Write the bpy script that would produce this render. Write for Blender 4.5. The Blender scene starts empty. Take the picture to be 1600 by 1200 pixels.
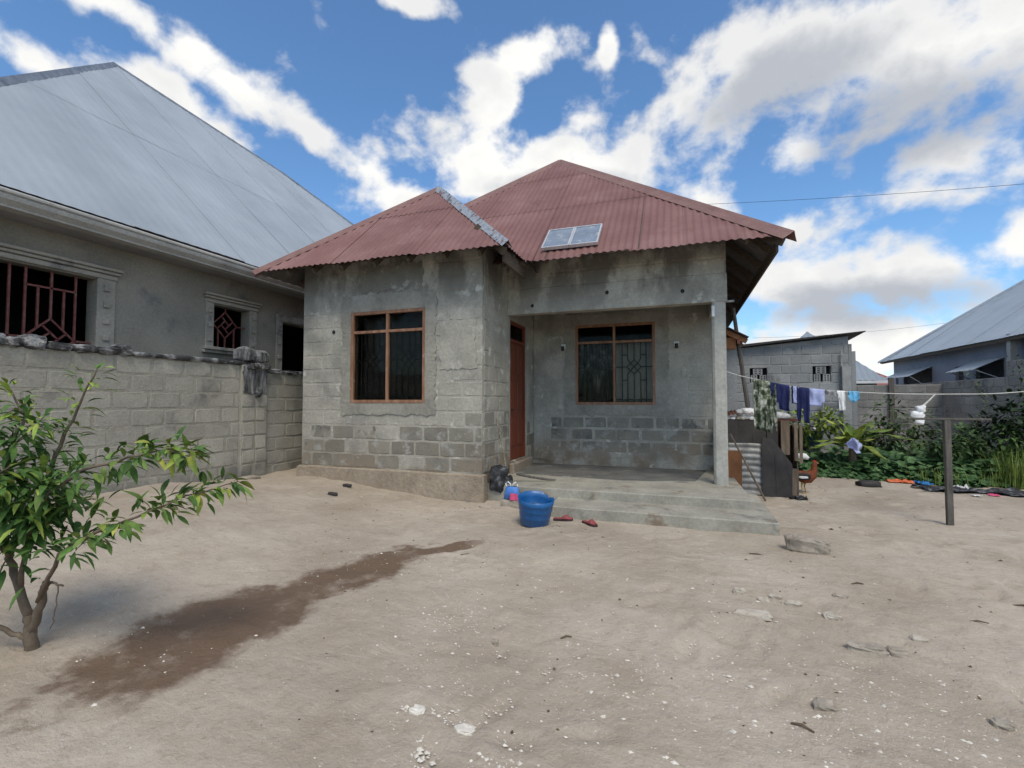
import bpy, bmesh, math, random
from mathutils import Vector, Matrix, noise
R = math.radians
random.seed(7)
S = bpy.context.scene
COL = S.collection
# ------------------------------------------------------------------ camera
cam = bpy.data.cameras.new('camera'); cam.sensor_width = 36; cam.lens = 744/1600*36
cam.clip_start = .05; cam.clip_end = 3000
co = bpy.data.objects.new('camera', cam); COL.objects.link(co)
co.location = (0, 0, 1.35); co.rotation_euler = (R(90+2.15), 0, R(19.3)); S.camera = co
# ------------------------------------------------------------------ sky, sun, exposure
SUN_EL, SUN_AZ = 57, 150           # azimuth clockwise from +Y
SKY_STRENGTH = .12
w = bpy.data.worlds.new('World'); S.world = w; w.use_nodes = True
nt = w.node_tree; nt.nodes.clear()
def WN(t, **k):
    n = nt.nodes.new(t)
    for a, b in k.items(): setattr(n, a, b)
    return n
def wmath(op, a, b=None, c=None, clamp=False):
    n = WN('ShaderNodeMath', operation=op, use_clamp=clamp)
    for i, v in enumerate((a, b, c)):
        if v is None: continue
        if isinstance(v, (int, float)): n.inputs[i].default_value = v
        else: nt.links.new(v, n.inputs[i])
    return n.outputs[0]
def wdot(a, v):
    n = WN('ShaderNodeVectorMath', operation='DOT_PRODUCT'); nt.links.new(a, n.inputs[0]); n.inputs[1].default_value = v
    return n.outputs['Value']
tc = WN('ShaderNodeTexCoord'); D = tc.outputs['Generated']
sky = WN('ShaderNodeTexSky', sky_type='NISHITA', sun_disc=False)
sky.sun_elevation = R(SUN_EL); sky.sun_rotation = R(SUN_AZ); sky.altitude = 0; sky.air_density = 1.0; sky.dust_density = .6; sky.ozone_density = 2.0
# cloud banks: azimuth, elevation, half width, half height (degrees), tilt
CL = [(-61.3,33.2,4.2,1.7,-12),(-65.5,27.0,4.4,1.9,-15),(-50,30.6,5.6,2.3,-26),(-42.5,28.2,5.0,1.7,-28),(-36.5,25.4,4.4,2.2,-30),(-54,26.5,6.5,2.4,-25),
      (-33,23,4.8,2.8,0),(-24,27.5,7.0,5.0,0),(-17.7,36.6,5.0,1.8,18),(-21.8,33,3.0,3.6,20),(-11.5,26,14,4.8,0),(-11.1,30.9,2.9,1.9,0),
      (10.8,32.0,14.5,6.6,0),(24,28.5,9.5,7.2,0),(11.5,25.3,3.4,3.4,0),(24,20.8,7.4,3.4,0),(3,21.8,4.4,2.5,-20),(11.5,12.6,6.4,5.0,0),
      (19.9,11.8,8.6,3.4,0),(27.5,12.9,3.9,2.2,5),(14.7,6.0,16,5.0,0),(11.0,17.8,2.8,2.4,0),(-31.8,40.2,3.8,1.0,0),(-7.5,37.0,.9,1.8,0)]
rs = random.Random(3)
for i in range(12):      # unseen cloud added round the sky, enlarged to take blue out of shade
    CL.append((52+i*19.5+rs.uniform(-6, 6), rs.uniform(12, 55), rs.uniform(16, 28), rs.uniform(9, 14), rs.uniform(-25, 25)))
for i in range(3): CL.append((rs.uniform(-70, 50), rs.uniform(55, 80), rs.uniform(7, 12), rs.uniform(4, 7), rs.uniform(-25, 25)))
GREY = [(11, 30.5, 8, 3.8, 5), (21, 24.5, 9, 5, -10), (17, 9.5, 10, 2.6, 0), (-12, 24.6, 7, 1.6, 0), (160, 38, 22, 7, 5)]
def banks(lst):
    q = None
    for az, el, sa, sb, tl in lst:
        a, e = R(az), R(el)
        e1 = Vector((math.cos(a), -math.sin(a), 0)); e2 = Vector((-math.sin(a)*math.sin(e), -math.cos(a)*math.sin(e), math.cos(e)))
        c, s = math.cos(R(tl)), math.sin(R(tl))
        f1 = (e1*c+e2*s)/math.sin(R(sa)); f2 = (e2*c-e1*s)/math.sin(R(sb))
        x = wdot(D, f1); y = wdot(D, f2)
        d2 = wmath('MULTIPLY_ADD', x, x, wmath('MULTIPLY', y, y))
        q = d2 if q is None else wmath('SMOOTH_MIN', q, d2, .5)
    return wmath('SUBTRACT', 1.0, wmath('POWER', wmath('MAXIMUM', q, 0.0), .5))
blob = banks(CL); gblob = banks(GREY)
def wnoise(scale, detail, rough, dist, off=(0,0,0)):
    m = WN('ShaderNodeMapping'); m.inputs['Location'].default_value = off; m.inputs['Scale'].default_value = (1, 1, 1.25)
    nt.links.new(D, m.inputs[0])
    n = WN('ShaderNodeTexNoise'); n.inputs['Scale'].default_value = scale; n.inputs['Detail'].default_value = detail
    n.inputs['Roughness'].default_value = rough; n.inputs['Distortion'].default_value = dist
    nt.links.new(m.outputs[0], n.inputs['Vector']); return n.outputs[0]
nz = wmath('SUBTRACT', wnoise(10.5, 7, .55, .12), .5)
nz2 = wmath('SUBTRACT', wnoise(3.6, 3, .55, .2, (3, 1, 2)), .5)
blobc = wmath('MAXIMUM', blob, -.8)
dens = wmath('ADD', wmath('MULTIPLY_ADD', nz, 3.3, blobc), wmath('MULTIPLY', nz2, .9))
def smooth(v, lo, hi):
    n = WN('ShaderNodeMapRange', interpolation_type='SMOOTHSTEP'); n.inputs[1].default_value = lo; n.inputs[2].default_value = hi
    nt.links.new(v, n.inputs[0]); return n.outputs[0]
mask = smooth(dens, -.16, .62)
grey = wmath('MULTIPLY', smooth(wmath('MULTIPLY_ADD', nz, 1.6, wmath('MULTIPLY_ADD', nz2, .8, gblob)), -.45, .6), .9)
grey = wmath('MAXIMUM', grey, wmath('MULTIPLY', smooth(wmath('MULTIPLY_ADD', nz2, -1.2, nz), -.16, .22), .30))
cc = WN('ShaderNodeMix', data_type='RGBA'); nt.links.new(grey, cc.inputs[0])
CLW = .66/SKY_STRENGTH
cc.inputs[6].default_value = (CLW*1.02, CLW*1.01, CLW*.98, 1); cc.inputs[7].default_value = (CLW*.44, CLW*.475, CLW*.54, 1)
tint = WN('ShaderNodeMix', data_type='RGBA', blend_type='MULTIPLY'); tint.inputs[0].default_value = 1
nt.links.new(sky.outputs[0], tint.inputs[6]); tint.inputs[7].default_value = (.66, .88, 1.02, 1)
mx = WN('ShaderNodeMix', data_type='RGBA'); nt.links.new(mask, mx.inputs[0]); nt.links.new(tint.outputs[2], mx.inputs[6]); nt.links.new(cc.outputs[2], mx.inputs[7])
bg = WN('ShaderNodeBackground'); bg.inputs[1].default_value = SKY_STRENGTH; nt.links.new(mx.outputs[2], bg.inputs[0])
w.cycles.sampling_method = 'MANUAL'; w.cycles.sample_map_resolution = 512
ow = WN('ShaderNodeOutputWorld'); nt.links.new(bg.outputs[0], ow.inputs[0])
sl = bpy.data.lights.new('sun', 'SUN'); sl.energy = 1.5; sl.angle = R(22); sl.color = (1, .90, .75)
so = bpy.data.objects.new('sun', sl); COL.objects.link(so)
sd = Vector((math.sin(R(SUN_AZ))*math.cos(R(SUN_EL)), math.cos(R(SUN_AZ))*math.cos(R(SUN_EL)), math.sin(R(SUN_EL))))
so.rotation_euler = (-sd).to_track_quat('-Z', 'Y').to_euler(); so.location = (0, 0, 30)
S.view_settings.view_transform = 'Standard'; S.view_settings.look = 'None'; S.view_settings.gamma = 1; S.view_settings.exposure = .62
S.cycles.use_adaptive_sampling = True; S.cycles.adaptive_threshold = .025; S.cycles.max_bounces = 5; S.cycles.diffuse_bounces = 3; S.cycles.glossy_bounces = 2; S.cycles.transparent_max_bounces = 6; S.cycles.caustics_reflective = False; S.cycles.caustics_refractive = False
# ------------------------------------------------------------------ materials
MAT = {}
def M(name, cols, scale=3., rough=.85, bump=.3, bscale=40., bdist=.01, rnd=0., metal=0., spec=.3, stains=(), fine=.18, detail=5., stretch=(1,1,1), trans=0., coord='pos'):
    """cols: [(pos, rgb)...] ramp over a noise in world space; stains: (rgb, scale, lo, hi, zlo, zhi, stretch)"""
    m = bpy.data.materials.new(name); m.use_nodes = True; t = m.node_tree; N = t.nodes; L = t.links
    b = N['Principled BSDF']; b.inputs['Roughness'].default_value = rough; b.inputs['Metallic'].default_value = metal
    b.inputs['Specular IOR Level'].default_value = spec
    if coord == 'pos': P = N.new('ShaderNodeNewGeometry').outputs['Position']
    else: P = N.new('ShaderNodeTexCoord').outputs['Object']
    def noi(sc, det=6., ro=.6, st=(1,1,1), off=0.):
        mp = N.new('ShaderNodeMapping'); mp.inputs['Scale'].default_value = st; mp.inputs['Location'].default_value = (off, off*.7, off*1.3); L.new(P, mp.inputs[0])
        n = N.new('ShaderNodeTexNoise'); n.inputs['Scale'].default_value = sc; n.inputs['Detail'].default_value = det; n.inputs['Roughness'].default_value = ro
        L.new(mp.outputs[0], n.inputs['Vector']); return n.outputs[0]
    def mrange(v, a, c, d, e, sm=False):
        n = N.new('ShaderNodeMapRange'); n.interpolation_type = 'SMOOTHSTEP' if sm else 'LINEAR'
        for i, k in enumerate((a, c, d, e)): n.inputs[i+1].default_value = k
        L.new(v, n.inputs[0]); return n.outputs[0]
    def mul(a, c):
        n = N.new('ShaderNodeMath'); n.operation = 'MULTIPLY'
        for i, v in enumerate((a, c)):
            if isinstance(v, float): n.inputs[i].default_value = v
            else: L.new(v, n.inputs[i])
        return n.outputs[0]
    rp = N.new('ShaderNodeValToRGB'); el = rp.color_ramp.elements
    while len(el) < len(cols): el.new(.5)
    for e, (p, c) in zip(el, cols): e.position = p; e.color = (*c, 1)
    src = noi(scale, detail, .6, stretch)
    rnode = N.new('ShaderNodeObjectInfo').outputs['Random'] if rnd else None
    if rnd:
        ad = N.new('ShaderNodeMath'); ad.operation = 'MULTIPLY_ADD'; L.new(rnode, ad.inputs[0]); ad.inputs[1].default_value = rnd*.5; L.new(src, ad.inputs[2])
        sb = N.new('ShaderNodeMath'); sb.operation = 'SUBTRACT'; L.new(ad.outputs[0], sb.inputs[0]); sb.inputs[1].default_value = rnd*.25; src = sb.outputs[0]
    L.new(src, rp.inputs[0]); c = rp.outputs[0]
    fv = mrange(noi(bscale*.9, 4., .65, (1,1,1), 4.1), .25, .75, 1-fine, 1+fine)
    if rnd:
        wn = N.new('ShaderNodeTexWhiteNoise'); wn.noise_dimensions = '1D'; L.new(rnode, wn.inputs['W'])
        fv = mul(fv, mrange(wn.outputs['Value'], 0, 1, 1-rnd*.35, 1+rnd*.35))
    def mixc(a, fac, col=None, sock=None, blend='MIX'):
        n = N.new('ShaderNodeMix'); n.data_type = 'RGBA'; n.blend_type = blend
        if isinstance(fac, float): n.inputs[0].default_value = fac
        else: L.new(fac, n.inputs[0])
        L.new(a, n.inputs[6])
        if sock is not None: L.new(sock, n.inputs[7])
        else: n.inputs[7].default_value = (*col, 1)
        return n.outputs[2]
    cb = N.new('ShaderNodeCombineColor')
    for i in range(3): L.new(fv, cb.inputs[i])
    c = mixc(c, 1., sock=cb.outputs[0], blend='MULTIPLY')
    for i, st in enumerate(stains):
        col, sc, lo, hi = st[:4]; zl = st[4] if len(st) > 4 else None; stt = st[6] if len(st) > 6 else (1,1,1)
        f = mrange(noi(sc, 5., .65, stt, 9.3+3*i), lo, hi, 0, 1, True)
        if zl is not None:
            sx = N.new('ShaderNodeSeparateXYZ'); L.new(P, sx.inputs[0])
            zz = N.new('ShaderNodeMath'); zz.operation = 'MULTIPLY_ADD'; L.new(noi(2.2, 4., .6, (1,1,1), 21.+i), zz.inputs[0]); zz.inputs[1].default_value = .5; L.new(sx.outputs[2], zz.inputs[2])
            f = mul(f, mrange(zz.outputs[0], zl, st[5], 0, 1, True))
        c = mixc(c, f, col)
    L.new(c, b.inputs['Base Color'])
    if trans: b.inputs['Transmission Weight'].default_value = trans
    if bump:
        bn = N.new('ShaderNodeBump'); bn.inputs['Strength'].default_value = bump; bn.inputs['Distance'].default_value = bdist
        L.new(noi(bscale, 4., .7, (1,1,1), 2.), bn.inputs['Height']); L.new(bn.outputs[0], b.inputs['Normal'])
    MAT[name] = m; return m
G = lambda v, r=1., b=1.: (v*r, v, v*b)
DIRT = (.21, .165, .12)
M('slurry', [(.3, G(.25,1.055,.86)), (.5, G(.35,1.055,.855)), (.68, G(.42,1.055,.85))], 1.5, rnd=.06, bump=.45, bscale=26, bdist=.02,
  stains=[(G(.25,1.04,.88), 1.0, .52, .70), (G(.30,1.03,.90), 4.2, .58, .72), (DIRT, 1.7, .38, .60, 1.05, .3), (G(.52,1.03,.89), 3.5, .58, .68), (G(.15,1.08,.86), 1.8, .40, .58, 3.0, 3.8, (1,1,.5))])
M('bare_block', [(.3, G(.17,1.06,.84)), (.55, G(.225,1.06,.84)), (.75, G(.30,1.06,.84))], 2.2, rnd=.35, bump=.6, bscale=45, bdist=.015,
  stains=[((.265,.215,.16), 1.5, .34, .56, 1.15, .25), (G(.33,1.03,.90), 4, .54, .66), (G(.11), 2.4, .58, .7)])
M('plinth', [(.3, (.27,.22,.165)), (.7, (.40,.335,.26))], 2.5, bump=.7, bscale=18, bdist=.03, stains=[(G(.15), 1.5, .58, .7)])
M('mortar', [(.3, G(.32,1.03,.90)), (.7, G(.48,1.03,.90))], 4, bump=.8, bscale=30, bdist=.03, stains=[((.27,.215,.16), 1.5, .40, .60, 1.0, .2), (G(.2,1.04,.88), 1.6, .52, .64), (G(.16), 4.5, .56, .64)])
M('yard_block', [(.3, G(.27,1.055,.85)), (.55, G(.34,1.055,.85)), (.75, G(.41,1.055,.85))], 1.3, rnd=.3, bump=.5, bscale=35, bdist=.015,
  stains=[(G(.16,1.05,.9), 1.0, .55, .72), (G(.12,1.05,.9), 1.4, .35, .6, .75, .15)])
M('yard_mortar', [(.3, G(.25,1.06,.83)), (.7, G(.34,1.06,.83))], 3, bump=.6, bscale=30, bdist=.02, stains=[(G(.10), 1.4, .4, .6, .6, .1)])
M('mould_concrete', [(.36, G(.025)), (.5, G(.07)), (.62, G(.28)), (.75, G(.40,1.03,.9))], 5, bump=.9, bscale=18, bdist=.03)
M('streaked', [(.35, G(.04)), (.48, G(.12)), (.62, G(.27))], 3, bump=.6, bscale=25, bdist=.02, stretch=(5, 5, .7))
M('cement', [(.3, G(.32,1.02,.92)), (.7, G(.43,1.02,.91))], 2.2, bump=.4, bscale=22, bdist=.015, stains=[(G(.14), 1.3, .58, .74)])
M('patch_cement', [(.3, G(.21,1.05,.85)), (.7, G(.32,1.05,.85))], 2.6, bump=.5, bscale=18, bdist=.02, stains=[(G(.33,1.02,.94), 2.2, .55, .72)])
M('slab', [(.3, G(.25,1.05,.84)), (.7, G(.37,1.05,.84))], 2.5, bump=.35, bscale=30, bdist=.01, stains=[(G(.13,1.,.92), 1.6, .55, .70), (DIRT, 2.5, .55, .7)])
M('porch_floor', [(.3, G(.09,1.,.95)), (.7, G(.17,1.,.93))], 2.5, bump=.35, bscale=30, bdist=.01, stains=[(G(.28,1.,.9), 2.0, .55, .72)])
M('pillar_plaster', [(.3, G(.34,1.02,.9)), (.7, G(.44,1.02,.9))], 3, bump=.5, bscale=20, bdist=.02, stains=[(G(.10), 5, .66, .72, None, None, (1,1,.6)) if False else (G(.12), 6, .68, .74)])
M('neigh_plaster', [(.3, G(.20,1.05,.86)), (.7, G(.29,1.05,.86))], 1.0, bump=.3, bscale=30, stains=[(G(.15), 1.2, .56, .74)])
M('moulding', [(.3, G(.25,1.05,.88)), (.7, G(.34,1.05,.88))], 2.0, bump=.35, bscale=30, stains=[(G(.14), 1.7, .56, .7)])
M('roof_red', [(.3, (.165,.078,.070)), (.5, (.20,.098,.088)), (.75, (.255,.14,.128))], 1.1, rough=.65, bump=.05, metal=.0, spec=.3, rnd=.18, fine=.06,
  stains=[((.20,.075,.055), 2.2, .58, .75, None, None, (1,1,.3)) if False else ((.15,.065,.055), 2.2, .58, .76), ((.27,.155,.145), 1.2, .58, .78)])
M('roof_grey', [(.3, (.34,.375,.40)), (.7, (.43,.465,.49))], .7, rough=.55, bump=.04, metal=.25, spec=.35, rnd=.1, fine=.04, stains=[((.33,.36,.39), 1.7, .62, .8)])
M('cap_grey', [(.3, (.13,.15,.18)), (.7, (.26,.29,.33))], 4, rough=.5, bump=.1, metal=.3)
M('zinc_dark', [(.3, (.085,.08,.078)), (.7, (.15,.14,.135))], 3, rough=.7, bump=.1)
M('galvanised', [(.3, (.22,.25,.30)), (.5, (.40,.42,.45)), (.62,(.10,.11,.13))], 9, rough=.45, bump=.1, metal=.4, spec=.5, stains=[((.22,.11,.10), 6, .56, .62)])
M('red_cap', [(.3, (.17,.09,.08)), (.7, (.26,.15,.13))], 3, rough=.6, bump=.1)
M('rafter_wood', [(.3, (.05,.038,.028)), (.7, (.12,.09,.065))], 8, bump=.3, stretch=(1,1,8))
M('frame_wood', [(.3, (.19,.09,.05)), (.5, (.27,.14,.085)), (.75, (.37,.23,.15))], 6, rough=.6, bump=.25, bscale=60, stretch=(2,2,.4), stains=[((.50,.42,.33), 7, .62, .7)])
M('door_wood', [(.3, (.12,.026,.011)), (.7, (.19,.044,.018))], 4, rough=.45, bump=.15, bscale=60, stretch=(3,3,.3), spec=.4)
M('black_iron', [(.3, (.012,.012,.013)), (.7, (.03,.03,.03))], 8, rough=.55, bump=.1)
M('red_iron', [(.3, (.12,.035,.034)), (.55, (.18,.065,.06)), (.75, (.22,.14,.12))], 12, rough=.6, bump=.2)
M('painted_darkness', [(.3, G(.02)), (.7, G(.03))], 3, bump=0)  # near-black colour painted in for unlit holes and rooms
M('curtain_pale', [(.3, (.46,.47,.46)), (.7, (.58,.59,.57))], 5, rough=.95, bump=.1)
M('curtain_dark', [(.3, (.10,.11,.10)), (.5, (.14,.15,.14)), (.68, (.5,.5,.48))], 6, rough=.95, bump=.1)
M('net_dark', [(.3, (.05,.052,.047)), (.7, (.085,.085,.078))], 6, rough=.95, bump=.1)
M('fascia', [(.3, G(.29,1.,.95)), (.7, G(.40,1.,.94))], 2, bump=.25, bscale=30, stains=[(G(.16), 3, .6, .74)])
M('soffit', [(.3, G(.24)), (.7, G(.32))], 1.2, bump=.2)
M('far_block', [(.3, (.20,.21,.215)), (.7, (.31,.315,.315))], 1.5, rnd=.25, bump=.4, bscale=30, stains=[(G(.13), 1.2, .56, .7)])
M('far_mortar', [(.3, (.24,.245,.245)), (.7, (.36,.36,.355))], 3, bump=.4)
M('wall_block', [(.3, (.18,.175,.165)), (.7, (.29,.28,.265))], 1.4, rnd=.3, bump=.4, bscale=30, stains=[(G(.09), 1.2, .55, .7)])
M('wall_mortar', [(.3, (.21,.205,.195)), (.7, (.31,.30,.285))], 3, bump=.4)
M('house_wall_blue', [(.3, (.20,.215,.26)), (.7, (.27,.285,.33))], 1.2, bump=.25)
M('shutter_dark', [(.3, (.025,.025,.03)), (.7, (.06,.055,.06))], 5, bump=.1)
M('clad_blue', [(.3, (.22,.26,.30)), (.7, (.28,.32,.36))], .8, rough=.55, bump=.05, rnd=.1)
M('white_paint', [(.3, G(.65)), (.7, G(.78))], 3, rough=.6, bump=.1)
M('rust_sheet', [(.3, (.05,.025,.018)), (.5, (.13,.055,.04)), (.7, (.24,.11,.085))], 5, rough=.8, bump=.4)
M('zinc', [(.25, (.12,.11,.10)), (.5, (.33,.32,.30)), (.75, (.48,.47,.45))], 5, rough=.55, bump=.2, metal=.2, stains=[((.17,.10,.07), 5, .58, .7)])
M('dark_sheet', [(.3, (.030,.027,.026)), (.7, (.065,.058,.055))], 3, rough=.6, bump=.25)
M('brown_board', [(.3, (.16,.065,.025)), (.7, (.26,.115,.05))], 4, rough=.7, bump=.2)
M('old_plank', [(.3, (.10,.075,.055)), (.7, (.22,.17,.125))], 6, bump=.4, stretch=(3,3,.4))
M('pole_wood', [(.3, (.07,.064,.055)), (.7, (.15,.138,.12))], 6, bump=.4, stretch=(4,4,.5))
M('sack_white', [(.3, G(.5)), (.7, G(.8))], 5, rough=.6, bump=.3, bscale=20, bdist=.02)
M('litter_pale', [(.3, G(.30)), (.7, G(.7))], 12, bump=.3)
M('rope', [(.3, (.5,.48,.42)), (.7, (.72,.70,.64))], 60, bump=.2)
M('cable', [(.3, G(.03)), (.7, G(.05))], 6, bump=0)
M('camo', [(.36, (.035,.045,.03)), (.44, (.09,.11,.07)), (.52, (.17,.19,.13)), (.62, (.45,.46,.40))], 14, rough=.95, bump=.2, detail=2.)
M('navy', [(.3, (.010,.014,.06)), (.7, (.02,.026,.10))], 6, rough=.9, bump=.2)
M('pale_blue_cloth', [(.3, (.32,.36,.60)), (.7, (.45,.49,.72))], 6, rough=.9, bump=.2)
M('white_cloth', [(.3, G(.68)), (.7, G(.82))], 6, rough=.9, bump=.2)
M('grey_cloth', [(.3, G(.20)), (.7, G(.34))], 6, rough=.9, bump=.2)
M('sky_cloth', [(.3, (.10,.36,.58)), (.6, (.2,.5,.75)), (.7, (.7,.75,.8))], 14, rough=.9, bump=.2)
M('blue_plastic', [(.3, (.008,.085,.26)), (.7, (.012,.12,.34))], 5, rough=.38, bump=.08, bscale=30, spec=.5, stains=[((.06,.15,.27), 7, .58, .72), ((.14,.13,.12), 4, .50, .72, .25, -.25)])
M('tub_blue', [(.3, (.03,.16,.40)), (.7, (.05,.22,.5))], 5, rough=.4, bump=.05)
M('bag_blue', [(.3, (.05,.16,.48)), (.7, (.09,.24,.6))], 5, rough=.5, bump=.2)
M('bag_pink', [(.3, (.55,.06,.16)), (.7, (.7,.12,.24))], 5, rough=.5, bump=.2)
M('black_cloth', [(.3, (.014,.015,.017)), (.5, (.035,.037,.04)), (.66, (.20,.20,.205))], 9, rough=.9, bump=.5, bscale=15, bdist=.03)
M('slipper_red', [(.3, (.22,.045,.05)), (.7, (.32,.08,.085))], 8, rough=.6, bump=.1)
M('sole_dark', [(.3, (.03,.02,.02)), (.7, (.06,.04,.04))], 8, rough=.7, bump=.1)
M('straw', [(.3, (.10,.08,.05)), (.6, (.25,.21,.15)), (.75, (.55,.52,.47))], 22, bump=.2)
M('litter_orange', [(.3, (.55,.10,.03)), (.7, (.7,.2,.08))], 8, rough=.5, bump=.2)
M('rock', [(.3, (.24,.205,.165)), (.7, (.41,.36,.295))], 5, bump=.7, bscale=22, bdist=.02, stains=[((.14,.12,.10), 4, .56, .7)])
M('rock_pale', [(.3, (.38,.335,.27)), (.7, (.54,.49,.41))], 6, bump=.7, bscale=25, bdist=.02, stains=[((.30,.25,.20), 5, .5, .66)])
M('chip', [(.3, (.52,.48,.41)), (.7, (.74,.70,.62))], 8, bump=.2)
M('dry_leaf', [(.3, (.06,.042,.03)), (.7, (.16,.115,.075))], 30, bump=.2)
M('bark', [(.3, (.10,.075,.055)), (.7, (.21,.165,.12))], 12, bump=.6, bscale=40, bdist=.01)
def leafmat(n, a, b, c): return M(n, [(.3, a), (.5, b), (.7, c)], 7, rough=.62, bump=.15, rnd=.8, spec=.25, fine=.22)
leafmat('leaf_shrub', (.045,.10,.022), (.085,.165,.036), (.16,.235,.055))
leafmat('leaf_tip', (.12,.19,.035), (.20,.27,.05), (.34,.36,.07))
leafmat('leaf_dark', (.03,.058,.018), (.056,.10,.03), (.115,.165,.05))
leafmat('leaf_mid', (.04,.08,.022), (.075,.135,.036), (.14,.20,.06))
leafmat('leaf_vine', (.028,.065,.022), (.06,.12,.042), (.15,.215,.10))
leafmat('leaf_palm', (.08,.13,.022), (.155,.215,.036), (.32,.34,.07))
leafmat('grass', (.07,.11,.02), (.14,.19,.04), (.28,.30,.09))
M('hen_feather', [(.3, (.10,.025,.010)), (.55, (.20,.055,.02)), (.75, (.05,.02,.012))], 14, rough=.7, bump=.4, bscale=70)
M('hen_dark', [(.3, (.012,.012,.012)), (.7, (.05,.04,.03))], 20, rough=.6, bump=.3)
M('hen_white', [(.3, G(.5)), (.7, G(.75))], 20, rough=.7, bump=.3)
M('hen_comb', [(.3, (.4,.02,.02)), (.7, (.5,.04,.03))], 20, rough=.5, bump=.1)
M('far_red', [(.3, (.26,.07,.06)), (.7, (.34,.11,.095))], 1.5, rough=.7, bump=.1)
M('hen_leg', [(.3, (.35,.25,.10)), (.7, (.45,.33,.15))], 20, rough=.5, bump=.1)
M('solar', [(.3, (.10,.14,.20)), (.7, (.20,.25,.32))], 3, rough=.22, bump=.03, spec=.6, stains=[((.42,.42,.42), 6, .5, .75)])
M('alu', [(.3, G(.55)), (.7, G(.68))], 4, rough=.4, bump=.05, metal=.5)
# glass: a thin pane with a dark insect net behind, mirror-like at grazing angles
def glassmat():
    m = bpy.data.materials.new('pane_glass'); m.use_nodes = True; t = m.node_tree; N = t.nodes; L = t.links; N.clear()
    o = N.new('ShaderNodeOutputMaterial'); tr = N.new('ShaderNodeBsdfTransparent'); tr.inputs[0].default_value = (.80,.79,.76,1)
    gl = N.new('ShaderNodeBsdfGlossy'); gl.inputs['Roughness'].default_value = .06; gl.inputs[0].default_value = (.72,.70,.66,1)
    fr = N.new('ShaderNodeFresnel'); fr.inputs[0].default_value = 1.18; mx = N.new('ShaderNodeMixShader')
    L.new(fr.outputs[0], mx.inputs[0]); L.new(tr.outputs[0], mx.inputs[1]); L.new(gl.outputs[0], mx.inputs[2]); L.new(mx.outputs[0], o.inputs[0]); MAT['pane_glass'] = m
glassmat()
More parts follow.
